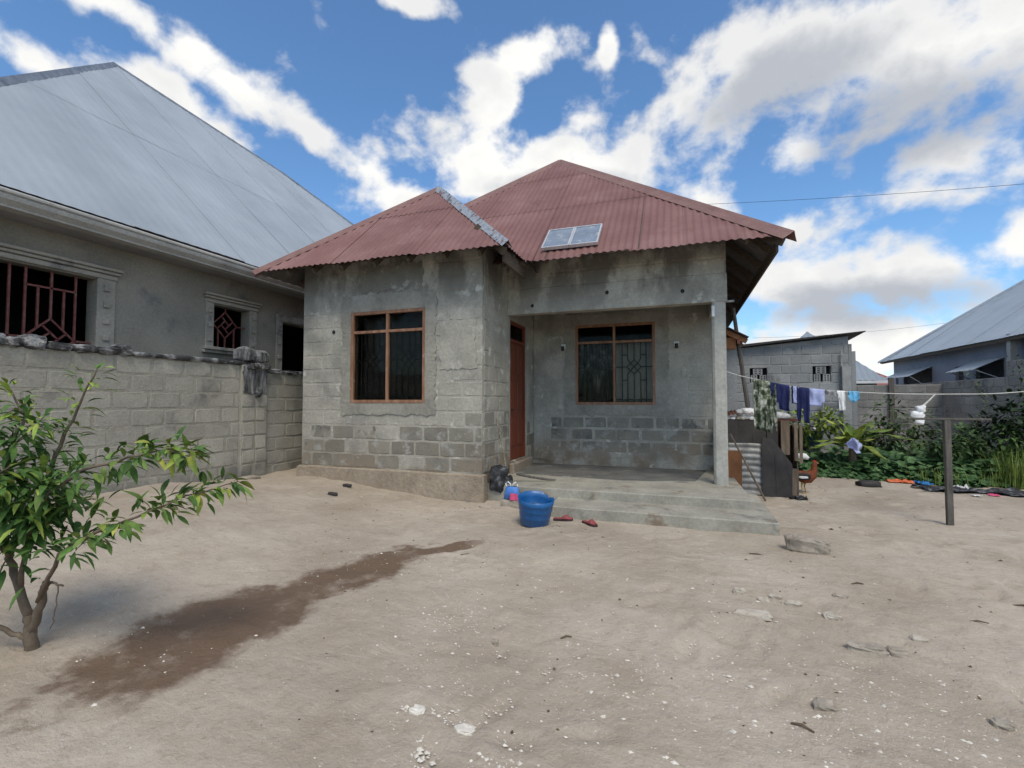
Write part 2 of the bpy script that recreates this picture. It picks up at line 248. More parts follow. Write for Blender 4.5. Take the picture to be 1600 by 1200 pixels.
# ground
def groundmat():
    m = bpy.data.materials.new('sandy_ground'); m.use_nodes = True; t = m.node_tree; N = t.nodes; L = t.links; b = N['Principled BSDF']
    b.inputs['Specular IOR Level'].default_value = .15
    P = N.new('ShaderNodeNewGeometry').outputs['Position']
    def noi(sc, det=6., ro=.6, st=(1,1,1), rot=0., dist=0.):
        mp = N.new('ShaderNodeMapping'); mp.inputs['Scale'].default_value = st; mp.inputs['Rotation'].default_value = (0,0,rot); L.new(P, mp.inputs[0])
        n = N.new('ShaderNodeTexNoise'); n.inputs['Scale'].default_value = sc; n.inputs['Detail'].default_value = det; n.inputs['Roughness'].default_value = ro; n.inputs['Distortion'].default_value = dist
        L.new(mp.outputs[0], n.inputs['Vector']); return n.outputs[0]
    def mr(v, a, c, d=0., e=1., sm=True):
        n = N.new('ShaderNodeMapRange'); n.interpolation_type = 'SMOOTHSTEP' if sm else 'LINEAR'
        for i, k in enumerate((a, c, d, e)): n.inputs[i+1].default_value = k
        L.new(v, n.inputs[0]); return n.outputs[0]
    def mt(op, a, c, d=None):
        n = N.new('ShaderNodeMath'); n.operation = op
        for i, v in enumerate((a, c, d)):
            if v is None: continue
            if isinstance(v, (float, int)): n.inputs[i].default_value = v
            else: L.new(v, n.inputs[i])
        return n.outputs[0]
    def mix(a, f, c):
        n = N.new('ShaderNodeMix'); n.data_type = 'RGBA'; L.new(f, n.inputs[0])
        if isinstance(a, tuple): n.inputs[6].default_value = (*a, 1)
        else: L.new(a, n.inputs[6])
        if isinstance(c, tuple): n.inputs[7].default_value = (*c, 1)
        else: L.new(c, n.inputs[7])
        return n.outputs[2]
    c = mix((.365,.306,.240), mr(noi(.55, 7., .65), .36, .64), (.475,.409,.332))
    c = mix(c, mt('MULTIPLY', mr(noi(1.3, 6., .6, (1,1,1), .4), .54, .70), .55), (.325,.262,.196))
    c = mix(c, mt('MULTIPLY', mr(noi(.8, 5., .6, (1,2.2,1), .5), .56, .72), .6), (.50,.447,.366))
    c = mix(c, mt('MULTIPLY', mr(noi(5, 6., .7, (1,1.8,1), .3), .52, .68), .45), (.36,.298,.226))
    c = mix(c, mt('MULTIPLY', mr(noi(14, 5., .7), .52, .70), .5), (.29,.24,.18))
    c = mix(c, mt('MULTIPLY', mr(noi(38, 3., .6), .60, .70), .5), (.52,.485,.42))
    c = mix(c, mt('MULTIPLY', mr(noi(3.0, 5., .6, (1,7,1), R(62), .6), .55, .70), .45), (.50,.43,.345))
    # spilled water: two soaked lobes, ragged edge
    w1 = noi(2.6, 6., .6); w2 = noi(9., 4., .6)
    wj = mt('ADD', mt('MULTIPLY', mt('SUBTRACT', w1, .5), 1.5), mt('MULTIPLY', mt('SUBTRACT', w2, .5), .55))
    def lobe(cx, cy, ang, la, lb):
        sx = N.new('ShaderNodeSeparateXYZ'); L.new(P, sx.inputs[0]); ca, sa = math.cos(ang), math.sin(ang)
        dx = mt('SUBTRACT', sx.outputs[0], cx); dy = mt('SUBTRACT', sx.outputs[1], cy)
        u = mt('ADD', mt('MULTIPLY', dx, ca/la), mt('MULTIPLY', dy, sa/la)); v = mt('ADD', mt('MULTIPLY', dx, -sa/lb), mt('MULTIPLY', dy, ca/lb))
        return mt('SQRT', mt('ADD', mt('MULTIPLY', u, u), mt('MULTIPLY', v, v)), 0.)
    a = R(80); d = lobe(-3.12, 2.56, R(86), 1.0, .52)
    d = mt('MINIMUM', d, lobe(-2.92, 3.75, R(76), 1.05, .38)); d = mt('MINIMUM', d, lobe(-2.45, 4.72, R(48), .6, .13))
    wet = mr(mt('ADD', d, wj), 1.10, .72)
    wet = mt('MULTIPLY', wet, mr(noi(3.2, 6., .65, (1,1,1), .9), .30, .50, .55, 1.))
    c = mix(c, mt('MULTIPLY', wet, .93), (.145,.094,.062))
    # damp soil under the plants at the back
    L.new(c, b.inputs['Base Color']); L.new(mr(wet, 0., 1., .95, .75), b.inputs['Roughness'])
    bn = N.new('ShaderNodeBump'); bn.inputs['Strength'].default_value = .8; bn.inputs['Distance'].default_value = .03
    h = mt('ADD', mt('MULTIPLY', noi(12, 5., .72), 1.0), mt('MULTIPLY', noi(70, 4., .7), .25)); L.new(h, bn.inputs['Height']); L.new(bn.outputs[0], b.inputs['Normal'])
    MAT['sandy_ground'] = m
groundmat()
# ------------------------------------------------------------------ helpers
class B:
    def __init__(s): s.v = []; s.f = []
    def add(s, vs, fs):
        n = len(s.v); s.v += [tuple(v) for v in vs]; s.f += [tuple(i+n for i in f) for f in fs]; return s
    def box(s, x0, x1, y0, y1, z0, z1, j=0.):
        vs = [(x, y, z) for z in (z0, z1) for y in (y0, y1) for x in (x0, x1)]
        if j: vs = [tuple(c+random.uniform(-j, j) for c in v) for v in vs]
        return s.add(vs, [(0,2,3,1),(4,5,7,6),(0,1,5,4),(2,6,7,3),(0,4,6,2),(1,3,7,5)])
    def bar(s, a, b, w, h=None, up=(0,0,1)):
        a, b = Vector(a), Vector(b); d = (b-a).normalized(); u = Vector(up)
        if abs(d.dot(u)) > .98: u = Vector((1,0,0)) if abs(d.x) < .9 else Vector((0,1,0))
        r = d.cross(u).normalized(); u = r.cross(d); h = h or w
        vs = [p + r*(w/2*i) + u*(h/2*k) for p in (a, b) for i, k in ((-1,-1),(1,-1),(1,1),(-1,1))]
        return s.add(vs, [(0,3,2,1),(4,5,6,7),(0,1,5,4),(1,2,6,5),(2,3,7,6),(3,0,4,7)])
    def tube(s, pts, rad, n=6):
        pts = [Vector(p) for p in pts]; rad = rad if isinstance(rad, (list, tuple)) else [rad]*len(pts); base = len(s.v)
        prev = None
        for i, p in enumerate(pts):
            d = (pts[min(i+1, len(pts)-1)]-pts[max(i-1, 0)]).normalized()
            u = prev if prev is not None and abs(d.dot(prev)) < .95 else (Vector((0,0,1)) if abs(d.z) < .9 else Vector((1,0,0)))
            r = d.cross(u).normalized(); u = r.cross(d).normalized(); prev = u
            for k in range(n):
                t = 2*math.pi*k/n; s.v.append(tuple(p + (r*math.cos(t)+u*math.sin(t))*rad[i]))
        for i in range(len(pts)-1):
            for k in range(n):
                a = base+i*n+k; b = base+i*n+(k+1) % n; s.f.append((a, b, b+n, a+n))
        s.f.append(tuple(base+k for k in reversed(range(n)))); e = base+(len(pts)-1)*n; s.f.append(tuple(e+k for k in range(n)))
        return s
    def prism(s, poly, fn, d0, d1):
        """poly of 2-D points; fn(a, b, depth)->xyz"""
        n = len(poly); vs = [fn(a, b, d0) for a, b in poly]+[fn(a, b, d1) for a, b in poly]
        fs = [tuple(range(n)), tuple(reversed(range(n, 2*n)))]+[(i, i+n, (i+1) % n+n, (i+1) % n) for i in range(n)]
        return s.add(vs, fs)
    def lathe(s, prof, c=(0,0,0), n=24, fn=None):
        base = len(s.v)
        for r, z in prof:
            for k in range(n):
                t = 2*math.pi*k/n; p = (c[0]+r*math.cos(t), c[1]+r*math.sin(t), c[2]+z); s.v.append(fn(p, t, z) if fn else p)
        for i in range(len(prof)-1):
            for k in range(n):
                a = base+i*n+k; b = base+i*n+(k+1) % n; s.f.append((a, b, b+n, a+n))
        return s
    def obj(s, name, mat, parent=None, origin=None, smooth=False, bevel=0, solid=0, kind=None, label=None, keep=False):
        me = bpy.data.meshes.new(name)
        vs = s.v if origin is None else [(x-origin[0], y-origin[1], z-origin[2]) for x, y, z in s.v]
        me.from_pydata(vs, [], s.f); me.validate(); me.materials.append(MAT[mat])
        if not keep:
            bm = bmesh.new(); bm.from_mesh(me); bmesh.ops.recalc_face_normals(bm, faces=bm.faces)
            if bevel: bmesh.ops.bevel(bm, geom=list(bm.edges), offset=bevel, segments=1, affect='EDGES', clamp_overlap=True)
            bm.to_mesh(me); bm.free()
        if smooth: me.shade_smooth()
        o = bpy.data.objects.new(name, me); COL.objects.link(o)
        if origin is not None: o.location = origin
        if solid: md = o.modifiers.new('solid', 'SOLIDIFY'); md.thickness = solid
        if parent is not None: adopt(o, parent)
        if kind: o['kind'] = kind
        if label: o['label'] = label
        return o
def world_loc(p):
    v = Vector((0,0,0))
    while p is not None:
        v += Vector(p.location)
        if p.parent is not None: v += p.matrix_parent_inverse.translation
        p = p.parent
    return v
def adopt(o, p): o.parent = p; o.matrix_parent_inverse = Matrix.Translation(-world_loc(p))
def thing(name, label, cat, loc=(0,0,0), group=None):
    o = bpy.data.objects.new(name, None); COL.objects.link(o); o.location = loc; o.empty_display_size = .1; return tag(o, label, cat, group)
def tag(o, label, cat=None, group=None, kind=None):
    o['label'] = label
    if cat: o['category'] = cat
    if group: o['group'] = group
    if kind: o['kind'] = kind
    return o
def ss(a, b, v): t = max(0., min(1., (v-a)/(b-a))); return t*t*(3-2*t)
nz3 = lambda x, y, z=0.: noise.noise(Vector((x, y, z)))
def gz(x, y, detail=True):
    z = -.25 + .25*ss(-3.2, -6.6, x)*ss(-2, 2, y) + .14*ss(-5.4, -7.4, x)*ss(6.6, 4.4, y)*ss(0, 2, y)
    z += .05*nz3(x*.35, y*.35, 3)*ss(0, 3, abs(y-7)+.5)
    if detail: z += .022*nz3(x*1.7, y*1.7, 1)+.013*nz3(x*4.5, y*4.5, 5)+.007*nz3(x*9, y*9, 8)
    return z
# ------------------------------------------------------------------ ground: one sheet out to the horizon
def axis(lo, hi, st, far):
    a = []; x = lo
    while x < hi: a.append(x); x += st
    up = []; s = st; x = a[-1]
    while x < far: s *= 1.35; x += s; up.append(x)
    dn = []; s = st; x = a[0]
    while x > -far: s *= 1.35; x -= s; dn.append(x)
    return dn[::-1]+a+up
xs = axis(-7.5, 5.5, .04, 900); ys = axis(.9, 11.5, .04, 900)
gb = B(); nx = len(xs)
for y in ys:
    for x in xs: gb.v.append((x, y, gz(x, y) if abs(x) < 14 and -3 < y < 20 else gz(max(-14, min(14, x)), max(-3, min(20, y)), False)))
import bisect
fr_ = random.Random(15)
for k in range(150):      # old footprints and scuffs pressed into the sand
    if k < 110:
        y_ = fr_.uniform(1.4, 7.5); x_ = fr_.uniform(-.55*y_-.4, .55*y_+.3)
    else: x_ = fr_.uniform(1.2, 4.5); y_ = fr_.uniform(6, 10.5)
    if y_ > 6.2 and x_ < 1.3: continue
    an = fr_.uniform(0, 6.28) if k % 3 else R(75)+fr_.gauss(0, .4); la, lb, dp = fr_.uniform(.11, .15), fr_.uniform(.04, .06), fr_.uniform(.010, .024); ca, sa = math.cos(an), math.sin(an)
    i0, i1 = bisect.bisect(xs, x_-.3), bisect.bisect(xs, x_+.3); j0, j1 = bisect.bisect(ys, y_-.3), bisect.bisect(ys, y_+.3)
    for j in range(j0, j1):
        for i in range(i0, i1):
            vx, vy, vz = gb.v[j*nx+i]; u = ((vx-x_)*ca+(vy-y_)*sa)/la; v = (-(vx-x_)*sa+(vy-y_)*ca)/lb; r2 = u*u+v*v
            gb.v[j*nx+i] = (vx, vy, vz-dp*math.exp(-r2*.9)+.5*dp*math.exp(-(math.sqrt(r2)-1.7)**2*3))
for j in range(len(ys)-1):
    for i in range(nx-1): a = j*nx+i; gb.f.append((a, a+1, a+1+nx, a+nx))
tag(gb.obj('ground', 'sandy_ground', smooth=True), 'pale sandy yard with a soaked brown patch and white chips', kind='structure')
# ------------------------------------------------------------------ blocks
def block_meshes(n, mat, L=.45, H=.23, Dp=.05, j=.004, seed=1):
    rr = random.Random(seed); out = []
    for i in range(n):
        per = []
        for (x0, z0, x1, z1, k) in ((-1,-1,1,-1,4), (1,-1,1,1,3), (1,1,-1,1,4), (-1,1,-1,-1,3)):
            for q in range(k): t = q/k; per.append(((x0+(x1-x0)*t)*L/2, (z0+(z1-z0)*t)*H/2))
        per = [(x*(1-.02*(abs(x) > L*.49 and abs(z) > H*.49))+rr.gauss(0, j), z*(1-.05*(abs(x) > L*.49 and abs(z) > H*.49))+rr.gauss(0, j)) for x, z in per]; m_ = len(per)
        vs = [(x, Dp/2, z) for x, z in per]+[(x, -Dp/2+.005, z) for x, z in per]+[(x*.965+rr.gauss(0, j*.3), -Dp/2+rr.gauss(0, .0012), z*.94) for x, z in per]
        fs = [tuple(range(2*m_, 3*m_))]+[(p*m_+q, p*m_+(q+1) % m_, (p+1)*m_+(q+1) % m_, (p+1)*m_+q) for p in range(2) for q in range(m_)]
        bm = bmesh.new(); bv = [bm.verts.new(v) for v in vs]
        for f in fs: bm.faces.new([bv[t] for t in f])
        bmesh.ops.recalc_face_normals(bm, faces=bm.faces)
        if bm.faces[0].normal.y > 0: bmesh.ops.reverse_faces(bm, faces=bm.faces)
        me = bpy.data.meshes.new('block'); bm.to_mesh(me); bm.free(); me.materials.append(MAT[mat]); out.append(me)
    return out
BM = {m: block_meshes(8, m, seed=i) for i, m in enumerate(('slurry', 'bare_block', 'yard_block', 'far_block', 'wall_block'))}
def lay(parent, face, plane, u0, u1, z0, z1, holes, pick, ch=.25, bl=.47, seed=0, ztop=None, gap=.024):
    """face: '-Y','+X','-X'. Each block is a child of its wall."""
    rr = random.Random(seed); row = 0; z = z0; rot = {'-Y': 0, '+X': math.pi/2, '-X': -math.pi/2}[face]; pw = world_loc(parent)
    while z < z1-.06:
        h = min(ch, z1-z); off = (0 if row % 2 else -bl/2)+rr.uniform(-.05, .05); u = u0+off; segs = []
        while u < u1: segs.append((max(u, u0), min(u+bl, u1))); u += bl*rr.choice((1, 1, 1, .97, 1.03))
        cut = []
        for a, b in segs:
            parts = [(a, b)]
            for (ha, hb, hz0, hz1) in holes:
                if min(z+h, hz1)-max(z, hz0) > .35*h:
                    np_ = []
                    for (c, d) in parts:
                        if hb <= c or ha >= d: np_.append((c, d)); continue
                        if c < ha: np_.append((c, ha))
                        if d > hb: np_.append((hb, d))
                    parts = np_
            cut += parts
        for a, b in cut:
            if b-a < .07: continue
            uc = (a+b)/2; zc = z+h/2
            if ztop and zc+h*.4 > ztop(uc): continue
            me = rr.choice(BM[pick(uc, zc, rr)]); o = bpy.data.objects.new('block', me); COL.objects.link(o)
            dd = .025+rr.uniform(-.003, .003)
            loc = {'-Y': (uc, plane+dd, zc), '+X': (plane-dd, uc, zc), '-X': (plane+dd, uc, zc)}[face]
            o.scale = ((b-a-gap)/.45, 1, (h-gap)/.23)
            o.rotation_euler = (rr.uniform(-.006, .006), rr.uniform(-.006, .006), rot+rr.uniform(-.006, .006))
            o.location = loc; adopt(o, parent)
        z += ch; row += 1
def wall_core(name, mat, parent, axis_, p0, p1, u0, u1, z0, z1, holes=()):
    """a wall slab with rectangular openings; p0..p1 is its thickness"""
    b = B(); us = sorted({u0, u1, *[h[0] for h in holes], *[h[1] for h in holes]})
    for a, c in zip(us, us[1:]):
        hs = [h for h in holes if h[0] <= a+1e-6 and h[1] >= c-1e-6]; zr = [(z0, z1)]
        for h in hs:
            z_ = []
            for r0, r1 in zr:
                if h[2] > r0: z_.append((r0, min(r1, h[2])))
                if h[3] < r1: z_.append((max(r0, h[3]), r1))
            zr = z_
        for r0, r1 in zr:
            if axis_ == 'Y': b.box(a, c, p0, p1, r0, r1)
            else: b.box(p0, p1, a, c, r0, r1)
    return b.obj(name, mat, parent)
def ragged(parent, name, mat, face, plane, u0, u1, z0, z1, hole, th=.018, amp=.04, seed=0, step=.05):
    """a plaster patch with a broken outer edge, optionally round an opening"""
    rr = random.Random(seed); b = B()
    P = {'-Y': lambda u, z, d: (u, plane-d, z), '+X': lambda u, z, d: (plane+d, u, z), '-X': lambda u, z, d: (plane-d, u, z)}[face]
    per = []
    W, Hh = u1-u0, z1-z0; n = int(2*(W+Hh)/step)
    for i in range(n):
        t = i/n*2*(W+Hh)
        if t < W: p = (u0+t, z0); q = (0, -1)
        elif t < W+Hh: p = (u1, z0+t-W); q = (1, 0)
        elif t < 2*W+Hh: p = (u1-(t-W-Hh), z1); q = (0, 1)
        else: p = (u0, z1-(t-2*W-Hh)); q = (-1, 0)
        k = amp*(nz3(t*2.3, seed)+.8*nz3(t*7.7, seed+5)+rr.uniform(-.3, .3)); per.append((p[0]+q[0]*k, p[1]+q[1]*k))
    if hole:
        h0, h1, g0, g1 = hole; inn = [(min(max(a, h0), h1), min(max(c, g0), g1)) for a, c in per]
    else:
        cx, cz = (u0+u1)/2, (z0+z1)/2; inn = [(cx, cz)]*n
    vs = []
    for (a, c), (e, f) in zip(per, inn):
        m = (a+(e-a)*.12, c+(f-c)*.12)
        vs += [P(a, c, -.01), P(a, c, th*rr.uniform(.5, 1.3)), P(*m, th*rr.uniform(.8, 1.1)), P(e, f, th*.8)]
    fs = []
    for i in range(n):
        j = (i+1) % n
        for k in range(3): fs.append((i*4+k, i*4+k+1, j*4+k+1, j*4+k))
    b.add(vs, fs); return b.obj(name, mat, parent)
# ------------------------------------------------------------------ roofs
def roof_face(parent, O, U, V, W, top, pitch, amp, sheetw, tiers, mat, seed=0, samp=6, name='roof_sheet', rows=3):
    rr = random.Random(seed); O, U, V = Vector(O), Vector(U).normalized(), Vector(V).normalized(); N = U.cross(V)
    if N.z < 0: N = -N
    for k in range(len(tiers)-1):
        s0, s1 = tiers[k], tiers[k+1]; u = 0; i = 0
        while u < W-.02:
            ue = min(u+sheetw+.04, W); st = (pitch/samp); n = max(2, int((ue-u)/st)+1); b = B(); cols = []
            lift = (.006 if amp > .004 else .0025)*k+(.004 if i % 2 else 0)+rr.uniform(0, .003); e0 = rr.uniform(-.035, .03) if k == 0 else rr.uniform(-.03, .03)
            tl = rr.uniform(-.004, .004)
            for c in range(n):
                uu = min(u+c*st, ue); t = min(top(uu), s1+.12); a = s0+e0-(.0 if k == 0 else .06)
                if t <= a+.01: cols.append(None); continue
                h = amp*math.sin(2*math.pi*uu/pitch)+lift; cols.append(len(b.v))
                for r in range(rows): 
                    s = a+(t-a)*r/(rows-1); b.v.append(tuple(O+U*uu+V*s+N*(h+(tl*(1-r/(rows-1)) if k == 0 else 0)+.006*nz3(uu*.7, s*.7, seed))))
            for c in range(n-1):
                p, q_ = cols[c], cols[c+1]
                if p is None or q_ is None: continue
                for r in range(rows-1): b.f.append((p+r, q_+r, q_+r+1, p+r+1))
            if b.f:
                nf, nv = len(b.f), len(b.v); b.v += [tuple(Vector(v)-N*.004) for v in b.v]; b.f += [tuple(x+nv for x in reversed(f)) for f in b.f]
                o = b.obj(name, mat, parent, smooth=True, keep=True); o.data.materials.append(MAT['zinc_dark'])
                for p_ in o.data.polygons[nf:]: p_.material_index = 1
            u += sheetw; i += 1
def ridge_cap(parent, A, Bp, n1, n2, w, mat, lift=.02, seed=0, seg=6, name='ridge_cap'):
    A, Bp = Vector(A), Vector(Bp); d = (Bp-A).normalized(); rr = random.Random(seed); b = B(); rows = []
    f1 = d.cross(Vector(n1)).normalized(); f2 = d.cross(Vector(n2)).normalized()
    if f1.z > 0: f1 = -f1
    if f2.z > 0: f2 = -f2
    n1, n2 = Vector(n1).normalized(), Vector(n2).normalized(); up = (n1+n2).normalized()
    for i in range(seg+1):
        p = A+(Bp-A)*(i/seg); j = lambda: rr.uniform(-.008, .008)
        pr = [p+f1*(w+j())+n1*(lift*.6), p+f1*w*.35+n1*(lift+.012+j()*.5), p+up*(lift+.045), p+f2*w*.35+n2*(lift+.012+j()*.5), p+f2*(w+j())+n2*(lift*.6)]
        rows.append(len(b.v)); b.v += [tuple(x) for x in pr]
    for a, c in zip(rows, rows[1:]):
        for k in range(4): b.f.append((a+k, a+k+1, c+k+1, c+k))
    return b.obj(name, mat, parent, solid=.004)
# ================================================================== THE HOUSE
house = thing('block_house', 'unplastered grey block house with red corrugated hip roof and porch', 'house', (-2.9, 7.1, -.25))
YF, YB, YW, XS = 7.08, 8.26, 9.95, -2.98
W1 = (-5.54, -4.03, 1.33, 2.95); W2 = (-2.06, -.44, 1.29, 2.97); DR = (8.42, 9.40, .23, 2.90)
wf = wall_core('front_wall', 'slurry', house, 'Y', YF+.005, YF+.20, -6.61, -2.99, -.45, 4.12, [W1])
pk = lambda u, z, r: 'bare_block' if (z < .95 and r.random() < .8) or (u > -3.6 and z < 1.25 and r.random() < .85) else 'slurry'
lay(wf, '-Y', YF, -6.62, -2.98, .19, 4.10, [(W1[0]-.02, W1[1]+.02, W1[2]-.02, W1[3]+.25)], pk, seed=11, gap=.032)
wsd = wall_core('side_wall', 'slurry', house, 'X', -3.19, -2.985, YF+.20, YW+.2, -.45, 4.12, [DR])
lay(wsd, '+X', XS, YF+.055, YW, .19, 4.10, [(DR[0]-.05, DR[1]+.05, -1, DR[3]+.1)], lambda u, z, r: 'bare_block' if z < 1.2 and r.random() < .45 else 'slurry', seed=12)
wbk = wall_core('porch_wall', 'slurry', house, 'Y', YW+.004, YW+.20, -2.984, .71, -.45, 4.12, [W2])
lay(wbk, '-Y', YW, -2.62, .72, .30, 3.9, [(W2[0]-.02, W2[1]+.02, W2[2]-.02, W2[3]+.25)], lambda u, z, r: 'bare_block' if z < 1.05 else 'slurry', seed=13, gap=.042)
for n_, a in (('side_wall', (-6.61, -6.42, YF+.2, 15, -.45, 4.12)), ('side_wall', (.52, .71, YW+.2, 15, -.45, 4.12)), ('rear_wall', (-6.42, .52, 14.8, 15, -.45, 4.12))):
    B().box(*a).obj(n_, 'slurry', house)
# smooth render strip beside the door, on the porch wall
ragged(house, 'render_patch', 'slurry', '-Y', YW-.002, -2.97, -2.60, .12, 3.3, None, .012, .05, 4)
# plinth
pl = B()
n = 40
for i in range(n):
    x0 = -6.68+i*(3.74/n); x1 = x0+3.74/n; y0 = YF-.05-.015*nz3(x0*3, 1)
    pl.add([(x0, y0, -.5), (x1, YF-.05-.015*nz3(x1*3, 1), -.5), (x1, YF-.045-.02*nz3(x1*3, 2), .165+.02*nz3(x1*2, 4)), (x0, YF-.045-.02*nz3(x0*3, 2), .165+.02*nz3(x0*2, 4)), (x1, YF+.02, .19+.02*nz3(x1*2, 4)), (x0, YF+.02, .19+.02*nz3(x0*2, 4))], [(0,1,2,3), (3,2,4,5)])
pl.box(-2.985, -2.94, YF-.05, 7.2, -.5, .17); pl.box(-6.68, -6.62, YF-.045, 9, -.5, .17)
pl.obj('plinth', 'plinth', house)
# porch beam: rendered lower band, two courses above
bm_ = B().box(-2.98, .75, YB, YB+.2, 2.96, 3.42).obj('porch_beam', 'slurry', house, bevel=.008)
wb2 = wall_core('beam_wall', 'slurry', house, 'Y', YB+.009, YB+.19, -2.98, .74, 3.42, 4.3)
lay(wb2, '-Y', YB+.004, -2.98, .75, 3.425, 4.2, [], lambda u, z, r: 'slurry', seed=14)
B().box(.56, .745, YB+.2, YW, 2.96, 4.2).obj('porch_beam', 'cement', house, bevel=.006)
# pillar (square, rounded arrises, chipped)
pv = B(); prof = []
for i in range(25):
    z = .02+i*(2.94/24); ring = []
    for k in range(16):
        t = 2*math.pi*(k+.5)/16; c, s = math.cos(t), math.sin(t); r = .108/max(abs(c), abs(s))**.75
        r *= 1+.03*nz3(c*2, s*2+z*2.5, z*3)+.01*random.uniform(-1, 1); ring.append((.625+r*c, 8.38+r*s, z))
    prof.append(ring)
for ring in prof: pv.v += ring
for i in range(24):
    for k in range(16): a = i*16+k; b_ = i*16+(k+1) % 16; pv.f.append((a, b_, b_+16, a+16))
pv.obj('pillar', 'pillar_plaster', house)
B().box(.515, .56, 8.24, 8.30, 2.72, 2.90).obj('lamp_bracket', 'white_paint', house, bevel=.01)
B().box(.74, .86, 8.33, 8.36, 2.955, 2.985).obj('rebar_stub', 'zinc', house)
# porch floor, lower step, door sill
def slab(name, mat, pts, z0, z1, seed=0):
    b = B(); n = len(pts); vs = [(x, y, z0) for x, y in pts]+[(x, y, z1) for x, y in pts]
    b.add(vs, [tuple(reversed(range(n))), tuple(range(n, 2*n))]+[(i, (i+1) % n, (i+1) % n+n, i+n) for i in range(n)])
    return b.obj(name, mat, house, bevel=.012)
def wob(a, c, n, amp, seed):
    return [(a[0]+(c[0]-a[0])*i/n+amp*nz3(i*1.3, seed), a[1]+(c[1]-a[1])*i/n+amp*nz3(i*1.7, seed+3)) for i in range(n)]
slab('porch_floor', 'slab', wob((-2.97, 7.22), (-2.3, 7.12), 3, .015, 1)+wob((-2.3, 7.12), (.93, 7.12), 14, .018, 2)+wob((.93, 7.12), (.90, 9.0), 6, .015, 4)+[(.9, YW), (-2.97, YW)], -.3, .03)
slab('dark_floor_layer', 'porch_floor', wob((-2.96, 8.35), (-.9, 8.2), 8, .06, 11)+wob((-.9, 8.2), (.45, 8.55), 6, .06, 12)+[(.50, YW-.02), (-2.96, YW-.02)], .0, .036)  # thin darker slab laid over the back of the porch floor
slab('porch_step', 'slab', wob((-1.72, 6.50), (1.12, 6.47), 12, .02, 5)+wob((1.12, 6.47), (1.14, 8.7), 8, .02, 6)+[(.5, 8.75), (-1.78, 7.4)], -.45, -.10)
B().box(XS, XS+.10, DR[0]-.1, DR[1]+.1, .0, .215).obj('door_sill', 'bare_block', house, bevel=.02)
# windows
def bars(parent, name, mat, segs, fn, r=.011):
    for (a, c) in segs: B().bar(fn(*a), fn(*c), r*2).obj(name, mat, parent)
def house_window(win, y, seed, name='window'):
    x0, x1, z0, z1 = win; fw = .055
    f = B(); f.box(x0, x0+fw, y, y+.09, z0, z1); f.box(x1-fw, x1, y, y+.09, z0, z1); f.box(x0+fw, x1-fw, y, y+.09, z1-fw, z1); f.box(x0+fw, x1-fw, y-.01, y+.09, z0, z0+fw)
    w_ = f.obj(name, 'frame_wood', house, bevel=.004)
    zt = z0+(z1-z0)*.775; xm = (x0+x1)/2
    B().box(xm-.024, xm+.024, y+.004, y+.085, z0+fw, z1-fw).obj('mullion', 'frame_wood', w_, bevel=.004)
    for a, c in ((x0+fw, xm-.024), (xm+.024, x1-fw)): 
        B().box(a, c, y+.006, y+.08, zt-.024, zt+.024).obj('transom', 'frame_wood', w_, bevel=.004)
        for e, g in ((z0+fw, zt-.024), (zt+.024, z1-fw)): B().box(a, c, y+.050, y+.055, e, g).obj('pane', 'pane_glass', w_)
        cx = (a+c)/2; hw = (c-a)/2; cz = z0+(zt-z0)*.60; d = .145; k = lambda u, z: (u, y+.125, z)
        zz0, zz1 = z0+fw, zt
        segs = [((cx, zz0), (cx, cz-d)), ((cx, cz+d), (cx, zz1)), ((cx-d, cz), (cx, cz+d)), ((cx, cz+d), (cx+d, cz)), ((cx+d, cz), (cx, cz-d)), ((cx, cz-d), (cx-d, cz)),
                ((cx-d/2, cz-d/2), (cx+d/2, cz+d/2)), ((cx-d/2, cz+d/2), (cx+d/2, cz-d/2))]
        for sg in (-1, 1):
            segs += [((cx+sg*.13, zz0), (cx+sg*.13, cz-d*1.05)), ((cx+sg*.13, cz-d*1.05), (cx+sg*.075, cz-d*.5)), ((cx+sg*.13, zz1), (cx+sg*.13, cz+d*1.2)), ((cx+sg*.13, cz+d*1.2), (cx+sg*.075, cz+d*.5)),
                     ((cx+sg*.24, zz0), (cx+sg*.24, zz1)), ((cx+sg*d, cz), (cx+sg*hw, cz)), ((cx+sg*.13, cz-d*1.9), (cx+sg*.24, cz-d*1.9)), ((cx+sg*.13, cz+d*1.7), (cx+sg*.24, cz+d*1.7))]
        bars(w_, 'grille_bar', 'black_iron', segs, k)
        B().bar((a, y+.125, zz0+.05), (c, y+.125, zz0+.05), .02).obj('grille_bar', 'black_iron', w_)
    return w_
def curtain(parent, x0, x1, z0, z1, y, mat, amp=.03, seed=0, drape=None):
    b = B(); n, m = 36, 8
    for j in range(m+1):
        for i in range(n+1):
            t = i/n; u = x0+(x1-x0)*t; z = z0+(z1-z0)*j/m
            if drape: z = z0+(z1-z0)*(j/m) + drape(t)*(1-j/m)
            b.v.append((u, y+amp*math.sin(t*34+seed)+.5*amp*nz3(t*6, j*.3, seed), z))
    for j in range(m):
        for i in range(n): a = j*(n+1)+i; b.f.append((a, a+1, a+n+2, a+n+1))
    b.obj('curtain', mat, parent, smooth=True, solid=.003)
w1 = house_window(W1, YF-.012, 1); curtain(w1, -5.5, -4.06, 1.36, 2.9, YF+.28, 'net_dark', seed=2)
w2 = house_window(W2, YW-.012, 2); curtain(w2, -1.24, -.46, 1.3, 2.6, YW+.22, 'curtain_pale', .012, 5)
curtain(w2, -2.03, -1.3, 1.5, 2.6, YW+.24, 'curtain_dark', .035, 8, drape=lambda t: .55*abs(math.sin(t*5+.4)))
